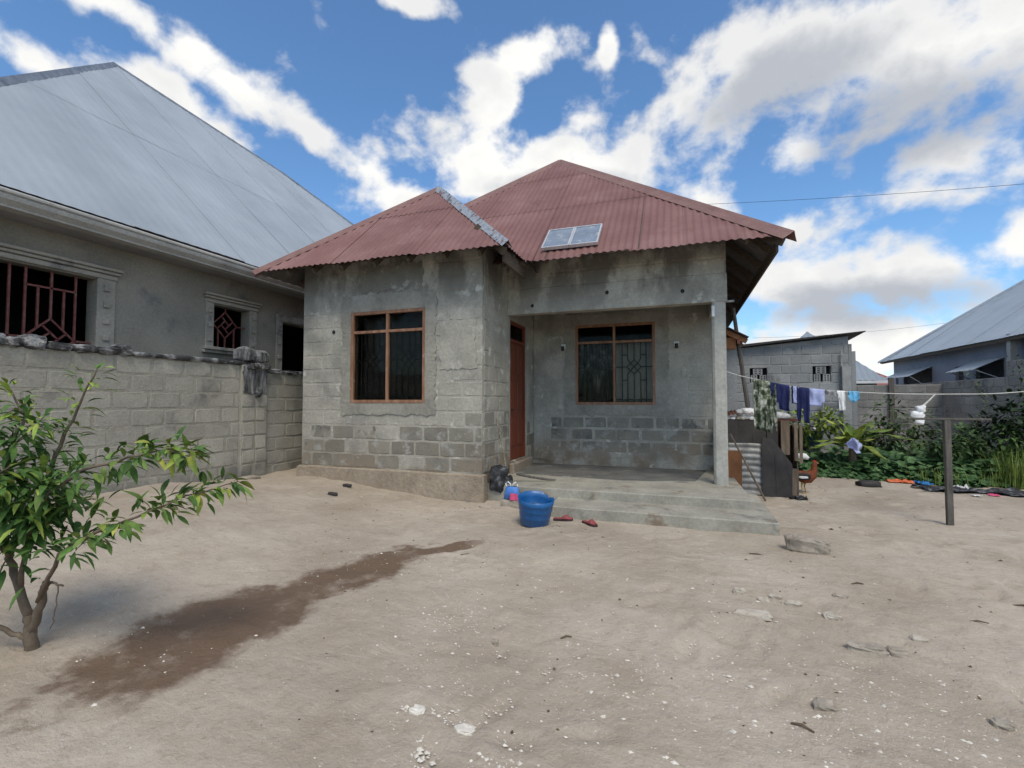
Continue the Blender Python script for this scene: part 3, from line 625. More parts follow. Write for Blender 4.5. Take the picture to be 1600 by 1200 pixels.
ragged(house, 'window_surround', 'patch_cement', '-Y', YF-.003, W1[0]-.20, W1[1]+.20, W1[2]-.20, W1[3]+.30, W1, .014, .045, 21, .03)
ragged(house, 'window_surround', 'patch_cement', '-Y', YW-.003, W2[0]-.24, W2[1]+.26, W2[2]-.22, W2[3]+.22, W2, .012, .05, 22, .04)
ragged(house, 'mortar_patch', 'bare_block', '-Y', YF-.004, -5.3, -4.1, 3.28, 3.75, None, .006, .09, 23, .05)
ragged(house, 'mortar_patch', 'slurry', '-Y', YF-.004, -3.75, -3.1, 1.9, 2.7, None, .006, .06, 24, .05)
# door: leaf with panels, dark transom light
f = B(); y0, y1, z0, z1 = DR
f.box(-3.08, -3.0, y0, y0+.06, z0, z1); f.box(-3.08, -3.0, y1-.06, y1, z0, z1); f.box(-3.08, -3.0, y0+.06, y1-.06, z1-.06, z1); f.box(-3.075, -3.005, y0+.06, y1-.06, 2.50, 2.56)
dr = B().box(-3.07, -3.03, y0+.065, y1-.065, z0+.01, 2.495).obj('door', 'door_wood', house, bevel=.004)
f.obj('door_frame', 'door_wood', dr, bevel=.003)
for a, c in ((.35, .95), (1.05, 1.65), (1.75, 2.35)):
    for e, g in ((y0+.14, y0+.46), (y0+.53, y1-.14)): B().box(-3.032, -3.018, e, g, z0+a-.23+.15, z0+c-.23+.1).obj('door_panel', 'door_wood', dr, bevel=.006)
B().bar((-3.0, y0+.13, 1.2), (-3.0, y0+.24, 1.2), .02).obj('door_handle', 'black_iron', dr)
B().box(-3.05, -3.045, y0+.06, y1-.06, 2.56, z1-.06).obj('transom_pane', 'pane_glass', dr)
# lamp holders and knocked holes, whose inner shade is painted as dark patches
for x, z in ((-2.32, 2.53), (-.03, 2.50)):
    lh = B().box(x-.05, x+.05, YW-.03, YW+.01, z-.05, z+.05).obj('lamp_holder', 'white_paint', house, bevel=.008)
    B().lathe([(.001, .0), (.035, .0), (.03, -.09), (.001, -.1)], (x, YW-.06, z), 10).obj('lamp_socket', 'black_iron', lh)
for x, y, z in ((-3.54, YF, 2.68), (-5.92, YF, 2.62), (-1.15, YB, 3.24), (.08, YB, 3.17), (-2.5, YB, 3.1)):
    b = B()
    b.prism([(.032*math.cos(k*.7)*(1+.35*nz3(k*1.3, x)), .036*math.sin(k*.7)*(1+.35*nz3(k*1.7, x+4))) for k in range(9)], lambda u, v, d: (x+u, y+d, z+v), -.008, .01)
    b.obj('hole_dark_patch', 'painted_darkness', house)
# main roof and porch-room roof
roof = thing('tmp', '', '');
bpy.data.objects.remove(roof)
EX0, EX1, EY, EZ, TP = -7.10, 1.46, 7.53, 3.71, .896
cp = 1/math.sqrt(1+TP*TP); sp = TP*cp; Wm = EX1-EX0; apx = (EX0+EX1)/2; Dm = Wm/2
rf = B().bar((EX0+.3, EY+.3, EZ+.16), (EX1-.3, EY+.3, EZ+.16), .05, .07)
roof = rf.obj('roof', 'rafter_wood', house)
for i in range(11):
    x = EX0+.5+i*(Wm-1.0)/10; t = min(x-EX0, EX1-x); B().bar((x, EY+.06, EZ-.07+.06*TP), (x, EY+t, EZ-.07+t*TP), .05, .09).obj('rafter', 'rafter_wood', roof)
def rafters(seq):
    for a, c in seq: B().bar(a, c, .05, .10).obj('rafter', 'rafter_wood', roof)
roof_face(roof, (EX0, EY, EZ), (1,0,0), (0, cp, sp), Wm, lambda u: min(u, Wm-u)/cp, .115, .0095, .80, [0, 2.35, 4.4, 99], 'roof_red', 1, 8)
roof_face(roof, (EX1, EY, EZ), (0,1,0), (-cp, 0, sp), Wm, lambda u: min(u, Wm-u)/cp, .115, .0095, .80, [0, 2.6, 99], 'roof_red', 2, 6)
roof_face(roof, (EX0, EY, EZ), (0,1,0), (cp, 0, sp), Wm, lambda u: min(u, Wm-u)/cp, .23, .012, 1.6, [0, 99], 'roof_red', 3, 4)
roof_face(roof, (EX0, EY+Wm, EZ), (1,0,0), (0, -cp, sp), Wm, lambda u: min(u, Wm-u)/cp, .23, .012, 1.6, [0, 99], 'roof_red', 4, 4)
AP = (apx, EY+Dm, EZ+Dm*TP); nF, nR, nL = (0,-sp,cp), (sp,0,cp), (-sp,0,cp)
ridge_cap(roof, (EX1+.06, EY-.06, EZ-.04), AP, nF, nR, .17, 'red_cap', .018, 1, 8)
ridge_cap(roof, (EX0, EY, EZ), AP, nF, nL, .17, 'red_cap', .018, 2, 8)
for i in range(7):      # jack rafters under the right-hand eave
    y = EY+.7+i*.9; t = min(y-EY, 4.2); B().bar((EX1-.05, y, EZ-.06), (EX1-t, y, EZ-.06+(t-.05)*TP), .05, .09).obj('rafter', 'rafter_wood', roof)
B().bar((EX1-.04, EY+.04, EZ-.09), (apx, EY+Dm, EZ+Dm*TP-.12), .06, .12).obj('rafter', 'rafter_wood', roof)
B().bar((EX1-.10, EY+.1, EZ-.13), (EX1-.10, EY+Wm-.1, EZ-.13), .03, .16).obj('purlin', 'rafter_wood', roof)
# front room
FX0, FX1, FY, FZ = -7.17, -2.39, 6.53, 3.69; Wf = FX1-FX0; FD = Wf/2; FT = .915; cq = 1/math.sqrt(1+FT*FT); sq = FT*cq; fax = (FX0+FX1)/2
roof_face(roof, (FX0, FY, FZ), (1,0,0), (0, cq, sq), Wf, lambda u: min(u, Wf-u)/cq, .115, .0095, .80, [0, 2.0, 99], 'roof_red', 5, 8)
roof_face(roof, (FX1, FY, FZ), (0,1,0), (-cq, 0, sq), 4.2, lambda u: min(u, FD)/cq if u > 1.02 else min(u, FD)/cq, .115, .0095, .80, [0, 2.0, 99], 'roof_red', 6, 8)
roof_face(roof, (FX0, FY, FZ), (0,1,0), (cq, 0, sq), 4.2, lambda u: min(u, FD)/cq, .23, .012, 1.6, [0, 99], 'roof_red', 7, 4)
FA = (fax, FY+FD, FZ+FD*FT); gF, gR, gL = (0,-sq,cq), (sq,0,cq), (-sq,0,cq)
ridge_cap(roof, (FX1+.05, FY-.05, FZ-.04), (FX1+.05+(FA[0]-FX1-.05)*.34, FY-.05+(FA[1]-FY+.05)*.34, FZ-.04+(FA[2]-FZ+.04)*.34), gF, gR, .09, 'galvanised', .026, 3, 4)
ridge_cap(roof, (FX1+(FA[0]-FX1)*.30, FY+(FA[1]-FY)*.30, FZ+(FA[2]-FZ)*.30), FA, gF, gR, .095, 'galvanised', .036, 4, 6)
ridge_cap(roof, (FX0-.04, FY-.04, FZ-.03), FA, gF, gL, .11, 'red_cap', .016, 5, 8)
ridge_cap(roof, FA, (fax, FY+FD+1.2, FA[2]), gL, gR, .15, 'galvanised', .03, 6, 3)
for x in (-6.55, -6.0, -5.4, -4.75, -4.1, -3.45, -2.85): B().bar((x, FY+.10, FZ-.06), (x, FY+min(.9, x-FX0-.08, FX1-x-.08), FZ-.06+(min(.9, x-FX0-.08, FX1-x-.08)-.1)*FT), .05, .10).obj('rafter', 'rafter_wood', roof)
for y in (7.05, 7.45): B().bar((FX1-.06, y, FZ-.06), (FX1-.7, y, FZ-.06+.64*FT), .05, .1).obj('rafter', 'rafter_wood', roof)
B().bar((FX1-.03, FY+.03, FZ-.10), (FX1-1.2, FY+1.2, FZ-.10+1.17*FT), .07, .12).obj('rafter', 'rafter_wood', roof)
B().bar((FX1-.09, FY+.15, FZ-.12), (FX1-.09, 7.75, FZ-.12), .03, .2).obj('fascia_board', 'rafter_wood', roof)
B().bar((FX0+.2, FY+.22, FZ+.10), (FX1-.2, FY+.22, FZ+.10), .05, .07).obj('purlin', 'rafter_wood', roof)
# solar panel on the roof
sp_t = thing('solar_panel', 'small two-module solar panel lying on the red roof slope', 'solar panel', (-1.85, 8.2, 4.35))
def onroof(u, s, h): return tuple(Vector((EX0+u, EY, EZ))+Vector((0, cp, sp))*s+Vector((0, -sp, cp))*h)
U0 = -EX0-2.17; wd = .48
for i in range(2):
    a = U0+i*wd; s0, s1 = .27, 1.02
    for (p, q_, r_, t_) in ((a, a+.025, s0, s1), (a+wd-.03, a+wd-.005, s0, s1), (a+.025, a+wd-.03, s0, s0+.025), (a+.025, a+wd-.03, s1-.025, s1)):
        vs = [onroof(x, s, h) for h in (.03, .085) for s in (r_, t_) for x in (p, q_)]
        B().add(vs, [(0,2,3,1),(4,5,7,6),(0,1,5,4),(2,6,7,3),(0,4,6,2),(1,3,7,5)]).obj('panel_frame', 'alu', sp_t)
    vs = [onroof(x, s, h) for h in (.05, .075) for s in (s0+.025, s1-.025) for x in (a+.025, a+wd-.03)]
    B().add(vs, [(0,2,3,1),(4,5,7,6),(0,1,5,4),(2,6,7,3),(0,4,6,2),(1,3,7,5)]).obj('solar_cell', 'solar', sp_t)
# ================================================================== NEIGHBOUR ON THE LEFT
nb = thing('neighbour_house', 'large plastered house with broad pale grey metal roof behind yard wall', 'house', (-8.4, 6, 0))
NX = -8.4; BW = (2.75, 4.72, 1.95, 3.23); SW = (6.66, 7.47, 2.40, 3.22); ND = (8.33, 9.5, .3, 3.13)
nw = wall_core('wall', 'neigh_plaster', nb, 'X', NX-.22, NX, 2.35, 22.5, -.4, 3.86, [BW, SW, ND])
B().box(-15, NX-.22, 2.35, 2.57, -.4, 3.86).obj('wall', 'neigh_plaster', nb)
B().box(-15, -14.8, 2.57, 22.5, -.4, 3.86).obj('wall', 'neigh_plaster', nb); B().box(-14.8, NX-.22, 22.3, 22.5, -.4, 3.86).obj('wall', 'neigh_plaster', nb)
B().box(-14.7, NX-.25, 2.6, 22.2, 3.80, 3.85).obj('ceiling', 'painted_darkness', nb)
def surround(y0, y1, z0, z1, wd, lintel, sill, studs, name='window'):
    o = B().box(NX, NX+.035, y0-wd, y0-.0, z0, z1+.02).obj(name, 'moulding', nb, bevel=.006)
    B().box(NX, NX+.035, y1, y1+wd, z0, z1+.02).obj('jamb', 'moulding', o, bevel=.006)
    if not lintel: B().box(NX, NX+.034, y0-wd, y1+wd, z1+.02, z1+wd).obj('head', 'moulding', o, bevel=.006)
    if lintel:
        for k, (h0, h1, d) in enumerate(((.02, .10, .05), (.10, .15, .085), (.15, .20, .12))):
            B().box(NX-.01, NX+d, y0-wd-.02-.02*k, y1+wd+.02+.02*k, z1+h0, z1+h1-.004).obj('lintel', 'moulding', o, bevel=.01)
    if sill:
        for k, (h0, h1, d) in enumerate(((-.06, 0, .11), (-.12, -.064, .07))): B().box(NX-.01, NX+d, y0-wd-.05, y1+wd+.05, z0+h0, z0+h1).obj('sill', 'moulding', o, bevel=.008)
    for yy in (y0-wd/2, y1+wd/2):
        for i in range(studs):
            zz = z0+(i+.5)*(z1-z0)/studs; B().box(NX+.035, NX+.058, yy-.045, yy+.045, zz-.04, zz+.04).obj('stud', 'moulding', o, bevel=.006)
    if not lintel:
        for i in range(3):
            yy = y0+(i+.5)*(y1-y0)/3; B().box(NX+.035, NX+.058, yy-.045, yy+.045, z1+wd/2-.04, z1+wd/2+.04).obj('stud', 'moulding', o, bevel=.006)
    return o
def pinwheel(parent, yc, zc, d, mat, x, r=.012):
    k = lambda u, z: (x, u, z); a = d/3
    P = lambda i, j: (yc+(i-j)*d/2, zc+(i+j)*d/2)      # rotated square coords -1..1
    sg = [((-1,-1),(1,-1)), ((1,-1),(1,1)), ((1,1),(-1,1)), ((-1,1),(-1,-1)), ((-.33,-1),(-.33,.33)), ((-1,.33),(.33,.33)), ((.33,1),(.33,-.33)), ((1,-.33),(-.33,-.33))]
    bars(parent, 'grille_bar', mat, [(P(*p), P(*q_)) for p, q_ in sg], k, r)
o1 = surround(*BW, .25, True, False, 5); xk = NX-.10
for c in (3.30, 4.22):
    pinwheel(o1, c, 2.25, .29, 'red_iron', xk)
    k = lambda u, z: (xk, u, z)
    bars(o1, 'grille_bar', 'red_iron', [((c-.29, BW[2]), (c-.29, BW[3])), ((c+.29, BW[2]), (c+.29, BW[3])), ((c, 2.54), (c, BW[3])), ((c-.15, 2.39), (c-.15, 2.98)), ((c+.15, 2.39), (c+.15, 2.98)), ((c-.29, 2.98), (c+.29, 2.98))], k, .013)
bars(o1, 'grille_bar', 'red_iron', [((3.76, BW[2]), (3.76, BW[3])), ((3.59, 2.25), (3.93, 2.25)), ((4.51, 2.25), (4.72, 2.25)), ((2.75, 2.25), (3.01, 2.25))], lambda u, z: (xk, u, z), .013)
o2 = surround(*SW, .17, True, True, 3); pinwheel(o2, 7.0, 2.87, .26, 'red_iron', xk, .012)
bars(o2, 'grille_bar', 'red_iron', [((6.85, 2.4), (6.85, 2.75)), ((7.0, 2.4), (7.0, 2.61)), ((7.2, 2.4), (7.2, 2.8)), ((7.26, 2.87), (7.47, 2.87)), ((7.0, 3.13), (7.0, 3.22))], lambda u, z: (xk, u, z), .012)
o3 = surround(*ND, .17, False, False, 9, 'door_opening')
# rooms behind the openings, their darkness painted as near-black walls
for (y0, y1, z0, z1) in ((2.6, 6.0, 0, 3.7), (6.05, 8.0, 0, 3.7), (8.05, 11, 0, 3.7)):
    b = B(); b.box(NX-3, NX-2.9, y0, y1, z0, z1); b.box(NX-2.9, NX-.23, y0, y0+.02, z0, z1); b.box(NX-2.9, NX-.23, y1-.02, y1, z0, z1); b.box(NX-2.9, NX-.23, y0+.02, y1-.02, z0, .02); b.obj('room_wall', 'painted_darkness', nb)
NE, NZ, NT = -7.85, 4.04, .95; ci = 1/math.sqrt(1+NT*NT); si = NT*ci
ny0, ny1 = 1.85, 21.5
pts = [(ny0, 0), (8.85, 7.44), (13.99, 6.39), (16.44, 4.95), (21.4, 0)]      # (y, plan depth of the face's upper edge)
def ntop(u):
    y = ny0+u
    for (a, p), (c, q_) in zip(pts, pts[1:]):
        if a <= y <= c: return max(0, (p+(q_-p)*(y-a)/(c-a)))/ci
    return 0
rb = B().bar((NE-.1, ny0+.2, NZ-.02), (NE-.1, ny1-.2, NZ-.02), .05, .08); nr = rb.obj('roof', 'rafter_wood', nb)
roof_face(nr, (NE, ny0, NZ), (0,1,0), (-ci, 0, si), ny1-ny0, ntop, .20, .002, 1.0, [0, 4.6, 99], 'roof_grey', 8, 6)
nlast = [(NE-p, y, NZ+p*NT) for y, p in pts]
bk = B(); n_ = [Vector(p) for p in nlast]; # far slopes of the same roof
bk.add([n_[0], n_[1], (-22.7, ny0, NZ)], [(0,1,2)]); bk.add([n_[1], n_[2], (-22.7, 14, NZ), (-22.7, ny0, NZ)], [(0,1,2,3)]); bk.add([n_[2], n_[3], n_[4], (-22.7, 21, NZ), (-22.7, 14, NZ)], [(0,1,2,3,4)])
bk.obj('rear_slope', 'roof_grey', nr)
for i in range(4): ridge_cap(nr, nlast[i], nlast[i+1], (si, 0, ci), [(0,-si,ci), (-si,0,ci), (-.3,.5,.8), (0,si,ci)][i], .10, 'cap_grey', .012, i, 8)
# moulded concrete eave with soffit
gp = [(-8.0, 3.99), (-7.80, 3.99), (-7.775, 3.965), (-7.775, 3.94), (-7.80, 3.925), (-7.79, 3.90), (-7.80, 3.86), (-7.84, 3.82), (-7.86, 3.80), (-7.86, 3.775), (-8.0, 3.765)]
B().prism(gp, lambda a, c, d: (a, d, c), 1.95, 21.3).obj('eave_moulding', 'fascia', nb)
B().box(-8.44, -7.98, 2.0, 21.3, 3.775, 3.80).obj('soffit', 'soffit', nb)
# ================================================================== YARD WALL
yw = thing('yard_wall', 'grey block boundary wall with blackened crumbling top and end pier', 'wall', (-7.4, 5, 0))
YX = -7.3
yc = wall_core('wall', 'yard_mortar', yw, 'X', YX-.2, YX-.0045, -2.5, 6.33, -.4, 2.0)
lay(yc, '+X', YX, 2.0, 6.33, 0.0, 2.0, [], lambda u, z, r: 'yard_block', gap=.032, seed=31)
yc2 = wall_core('wall', 'yard_mortar', yw, 'X', YX-.2, YX-.012, 6.88, 10.5, -.4, 1.92)
lay(yc2, '+X', YX-.005, 6.88, 9.2, -.08, 1.92, [], lambda u, z, r: 'yard_block', gap=.032, seed=32)
py = B().box(YX-.22, YX+.05, 6.33, 6.88, -.4, 2.05).obj('pier', 'yard_mortar', yw, bevel=.01)
lay(py, '+X', YX+.062, 6.33, 6.62, 0.0, 1.5, [], lambda u, z, r: 'yard_block', gap=.032, seed=33); lay(py, '+X', YX+.062, 6.62, 6.88, 0.0, 1.5, [], lambda u, z, r: 'yard_block', gap=.032, seed=34)
def lump(x, y, z, sx, sy, sz, seed, n=10, m=6, amp=.22):
    b = B()
    for j in range(m+1):
        ph = math.pi*j/m
        for k in range(n):
            t = 2*math.pi*k/n; d = Vector((math.sin(ph)*math.cos(t), math.sin(ph)*math.sin(t), math.cos(ph)))
            e = Vector([math.copysign(abs(c)**.6, c) for c in d]); r = 1+amp*noise.noise(d*1.6+Vector((seed*3.1, seed, 0)))+amp*.5*noise.noise(d*4+Vector((seed, 0, seed*2.)))
            b.v.append((x+e.x*sx*r, y+e.y*sy*r, z+e.z*sz*r))
    for j in range(m):
        for k in range(n): a = j*n+k; c = j*n+(k+1) % n; b.f.append((a, c, c+n, a+n))
    return b
y = 1.2; i = 0
rr = random.Random(5)
while y < 6.3:
    ln = rr.uniform(.16, .34) if y < 4.4 else rr.uniform(.4, .7); hh = rr.uniform(.045, .085)*1.1 if y < 4.4 else rr.uniform(.038, .046)
    lump(YX-.09, y+ln/2, 2.0+hh*.75, .15, ln*.53, hh, i, 12, 8, .3 if y < 4.4 else .12).obj('coping_stone', 'mould_concrete', yw); y += ln*.93; i += 1
y = 6.9
while y < 9.6:
    ln = rr.uniform(.3, .5); lump(YX-.09, y+ln/2, 1.93, .13, ln*.53, .05, i, 12, 8, .3).obj('coping_stone', 'mould_concrete', yw); y += ln*.93; i += 1
for (yy, zz, sy, sz) in ((6.42, 2.20, .12, .13), (6.70, 2.18, .20, .12), (6.50, 1.98, .10, .06), (6.68, 2.0, .12, .07), (6.84, 1.99, .07, .06), (6.66, 1.52, .07, .10)):
    lump(YX-.03, yy, zz, .16, sy, sz, i, 12, 8, .18).obj('coping_stone', 'mould_concrete' if sz < .11 else 'streaked', yw); i += 1
ragged(py, 'stain_render', 'streaked', '+X', YX+.06, 6.36, 6.86, 1.52, 2.0, None, .012, .05, 35, .05)
lump(-7.05, 6.35, .02, .13, .16, .05, 40, 10, 6, .25).obj('fallen_brick', 'rock', yw)
# ================================================================== RIGHT HAND SIDE
# leaning pole, annex roof
pole = B().tube([(1.06, 10.5, 3.24), (1.12, 10.5, 2.7), (1.19, 10.48, 2.1), (1.25, 10.46, 1.6), (1.33, 10.45, .9), (1.43, 10.4, -.3)], [.036, .038, .04, .042, .044, .046], 8)
tag(pole.obj('leaning_pole', 'pole_wood', origin=(1.43, 10.4, -.3)), 'tall thin dark wooden pole leaning behind the scrap shed', 'pole')
ax = thing('annex_roof', 'low rusty lean-to roof end sticking out behind the porch pillar', 'lean-to', (.9, 11, 2.6))
b = B(); roof_face(ax, (1.32, 10.2, 2.60), (0,1,0), (-.87, 0, .49), 2.2, lambda u: 1.4, .115, .013, .75, [0, 99], 'rust_sheet', 40, 6)
for yy in (10.28, 11.0, 11.8): B().bar((1.27, yy, 2.53), (.3, yy, 3.07), .05, .09).obj('rafter', 'brown_board', ax)
B().bar((1.12, 10.25, 2.54), (1.12, 12.3, 2.54), .05, .1).obj('wall_plate', 'rust_sheet', ax); B().box(.72, 1.08, 10.30, 10.36, 2.40, 2.62).obj('brace_board', 'brown_board', ax); B().box(.72, 1.10, 10.42, 12.2, -.3, 2.45).obj('wall', 'far_block', ax)
# scrap shed beside the porch
sh = thing('scrap_shed', 'makeshift shed of scrap metal sheets and planks beside the porch', 'shed', (1.3, 9.4, -.25))
SY = 9.22
b = B(); n = 60
for j in range(n+1):
    z = -.27+j*(.90/n)
    for i in range(7):
        x = .76+i*.105; b.v.append((x, SY+.012*math.sin(z*2*math.pi/.105)+.02*nz3(x*3, z*2, 2), z+.012*nz3(x*4, 7)))
for j in range(n):
    for i in range(6): a = j*7+i; b.f.append((a, a+1, a+8, a+7))
b.obj('corrugated_sheet', 'zinc', sh, smooth=True, solid=.003)
B().box(.76, 1.02, SY-.06, SY-.035, -.12, .50, .006).obj('board', 'brown_board', sh)
for i, (x0, x1, z1) in enumerate(((.74, .98, 1.05), (.985, 1.20, 1.03), (1.205, 1.42, 1.06), (1.425, 1.60, 1.0))): B().box(x0, x1, SY+.02, SY+.045, .55, z1, .006).obj('board', 'dark_sheet', sh)
B().prism([(1.33, -.27), (1.78, -.25), (1.79, .30), (1.64, .52), (1.50, .72), (1.34, .74)], lambda a, c, d: (a, d+.015*math.sin(a*9), c), SY-.05, SY-.04).obj('metal_sheet', 'dark_sheet', sh)
B().prism([(1.545, -.27), (1.575, -.27), (1.56, .45), (1.53, .45)], lambda a, c, d: (a, d, c), SY-.062, SY-.052).obj('sheet_fold', 'dark_sheet', sh)
for i, (x, wd, z0, z1, dy) in enumerate(((1.70, .13, .45, 1.03, 0), (1.87, .05, .35, .98, .05), (1.955, .05, .3, .95, .1), (1.83, .07, -.27, .22, .02))):
    B().box(x-wd/2, x+wd/2, SY+dy-.02, SY+dy+.01, z0, z1, .006).obj('plank', 'old_plank', sh)
for i in range(5): B().box(1.90+.0*i, 1.925, SY+.16+i*.24, SY+.16+i*.24+.22, -.27, .9+.03*(i % 2), .006).obj('plank', 'old_plank', sh)
B().box(.74, 1.95, SY+.03, SY+1.4, 1.02, 1.05, .012).obj('shed_roof', 'rust_sheet', sh)
B().box(.76, .80, SY+1.3, SY+1.34, -.27, 1.02).obj('post', 'old_plank', sh); B().box(1.85, 1.89, SY+1.3, SY+1.34, -.27, 1.02).obj('post', 'old_plank', sh); B().box(.79, 1.86, SY+1.31, SY+1.33, -.27, 1.01).obj('rear_sheet', 'rust_sheet', sh)
# things on the shed roof
b = B(); n = 30
for j in range(2):
    for i in range(n+1): x = .72+i*(.50/n); b.v.append((x, SY-.02+j*.7, 1.10+.012*math.sin(i*1.6)+.06*math.sin((x-.72)*3)+.05*j))
for i in range(n): b.f.append((i, i+1, i+n+2, i+n+1))
tag(b.obj('rusty_sheet', 'rust_sheet', smooth=True, solid=.004), 'curled rusty roofing sheet lying on top of the scrap shed', 'metal sheet')
tag(lump(1.17, SY+.15, 1.15, .16, .16, .085, 51, 18, 12, .5).obj('white_sack', 'sack_white', smooth=True, origin=(1.17, SY+.15, 1.06)), 'crumpled white plastic sack on the scrap shed roof', 'sack')
rr = random.Random(9)
NTH = ('first', 'second', 'third', 'fourth', 'fifth', 'sixth', 'seventh')
for i, (x, s, m) in enumerate(((.80, .045, 'litter_pale'), (.90, .035, 'sack_white'), (1.0, .04, 'rock'), (1.09, .045, 'litter_pale'), (1.20, .04, 'sack_white'), (1.31, .045, 'sack_white'), (1.42, .04, 'litter_pale'))):
    tag(lump(x, SY+.05, 1.045+s*.6, s*1.25, s, s*.8, 60+i, 10, 7, .3).obj('rubble_piece', m), NTH[i]+' small lump from the pillar along the front edge of the shed roof', 'rubble', 'rubble along the shed roof edge')
tag(lump(1.62, SY+.15, 1.10, .15, .12, .06, 71, 14, 10, .4).obj('grey_bundle', 'litter_pale', smooth=True, origin=(1.62, SY+.15, 1.04)), 'pale grey rag bundle on shed roof beside the planks', 'bundle')
tag(B().tube([(.775, 8.42, .83), (1.0, 8.56, .38), (1.31, 8.72, gz(1.31, 8.72))], [.013, .015, .016], 7).obj('leaning_stick', 'old_plank', origin=(1.31, 8.72, -.25)), 'bare wooden stick leaning from ground against the porch pillar', 'stick')
# ---- far block building with mono-pitch roof
fb = thing('block_outbuilding', 'grey block outbuilding with low sloping roof beyond the shed', 'building', (2.7, 14.5, -.25))
FBY = 14.5; V1 = (1.85, 2.28, 1.88, 2.28); V2 = (3.35, 3.77, 1.88, 2.30)
roofz = lambda x: 2.80+(x-1.24)*.085
fc = B(); 
fw_ = wall_core('wall', 'far_mortar', fb, 'Y', FBY+.01, FBY+.2, .0, 4.17, -.4, 2.62, [V1, V2])
B().add([(.0, FBY+.012, 2.62), (4.17, FBY+.012, 2.62), (4.17, FBY+.012, roofz(4.17)), (.0, FBY+.012, roofz(0)), (.0, FBY+.19, 2.62), (4.17, FBY+.19, 2.62), (4.17, FBY+.19, roofz(4.17)), (.0, FBY+.19, roofz(0))], [(0,1,2,3), (7,6,5,4), (0,4,5,1), (1,5,6,2), (2,6,7,3), (3,7,4,0)]).obj('gable_top', 'far_mortar', fw_)
lay(fw_, '-Y', FBY, .5, 4.17, .1, 3.0, [V1, V2], lambda u, z, r: 'far_block', seed=41, ztop=lambda u: roofz(u)+.02)
B().box(4.17, 4.24, FBY, FBY+.25, -.4, 2.85).obj('end_pier', 'far_block', fb); B().box(4.24, 4.32, FBY, FBY+.25, -.4, 2.66).obj('end_pier', 'far_block', fb)
B().box(3.98, 4.17, FBY-.14, FBY-.004, -.4, 2.26).obj('pier', 'far_mortar', fb); B().bar((3.99, FBY-.07, 2.26), (3.99, FBY-.07, 2.68), .03).obj('rebar', 'zinc', fb)
B().box(-.05, 0.0, FBY+.2, 17, -.4, 2.6).obj('wall', 'far_block', fb); B().box(4.12, 4.17, FBY+.2, 17, -.4, 2.6).obj('wall', 'far_block', fb); B().box(0, 4.12, 16.95, 17, -.4, 2.6).obj('wall', 'far_block', fb)
b = B(); b.add([(-.2, FBY-.18, roofz(-.2)+.0), (4.5, FBY-.18, roofz(4.5)+.06), (4.5, 17.2, roofz(4.5)-.1), (-.2, 17.2, roofz(-.2)-.1), (-.2, FBY-.18, roofz(-.2)+.09), (4.5, FBY-.18, roofz(4.5)+.08), (4.5, 17.2, roofz(4.5)-.05), (-.2, 17.2, roofz(-.2)-.05)], [(0,1,2,3), (7,6,5,4), (0,4,5,1), (1,5,6,2), (2,6,7,3), (3,7,4,0)])
b.obj('roof', 'dark_sheet', fb)
for (x0, x1, z0, z1) in (V1, V2):
    v = B().box(x0, x1, FBY+.16, FBY+.19, z0, z1).obj('vent_dark_panel', 'painted_darkness', fb)  # solid panel, painted near black for the darkness behind the vent blocks
    hw = (x1-x0)/2; xm = (x0+x1)/2
    for (a, c, e, g) in ((x0+.03, xm-.03, z0, z0+.20), (xm+.03, x1-.02, z0, z0+.20), (xm-.13, xm+.10, z0+.215, z1-.02)):
        q_ = B(); q_.box(a, a+.03, FBY+.02, FBY+.1, e, g); q_.box(c-.03, c, FBY+.02, FBY+.1, e, g)
        for k in range(4): zz = e+k*(g-e-.025)/3; q_.box(a+.03, c-.03, FBY+.022, FBY+.098, zz, zz+.025)
        q_.box((a+c)/2-.018, (a+c)/2+.018, FBY+.018, FBY+.102, e+.001, g-.001); q_.obj('vent_block', 'far_block', v)
# ---- blue-grey hipped house behind
hb = thing('hipped_house', 'blue-grey hip roofed house showing behind the block outbuilding', 'house', (5.2, 22, -.25))
B().box(3.3, 6.7, 20.4, 24, -.4, 2.06).obj('wall', 'far_block', hb); B().box(5.75, 6.5, 20.38, 20.41, 1.55, 1.95).obj('window', 'shutter_dark', hb)
hr = B().box(3.0, 6.92, 19.96, 19.99, 2.0, 2.10).obj('fascia', 'white_paint', hb)
hw = 1.98; hv = Vector((0, 2.2, 2.15)); ln = hv.length
roof_face(hr, (2.98, 20.0, 2.09), (1,0,0), (0, 2.2, 2.12), 3.96, lambda u: min(u, 3.96-u)/1.98*ln, .18, .012, .9, [0, 99], 'clad_blue', 44, 5)
AP2 = (4.96, 22.2, 4.2)
B().add([(6.94, 20, 2.09), (6.94, 24.4, 2.09), (4.96, 22.2, 4.21), (2.98, 20, 2.09), (2.98, 24.4, 2.09)], [(0,1,2), (1,4,2), (4,3,2)]).obj('roof_slope', 'clad_blue', hr)
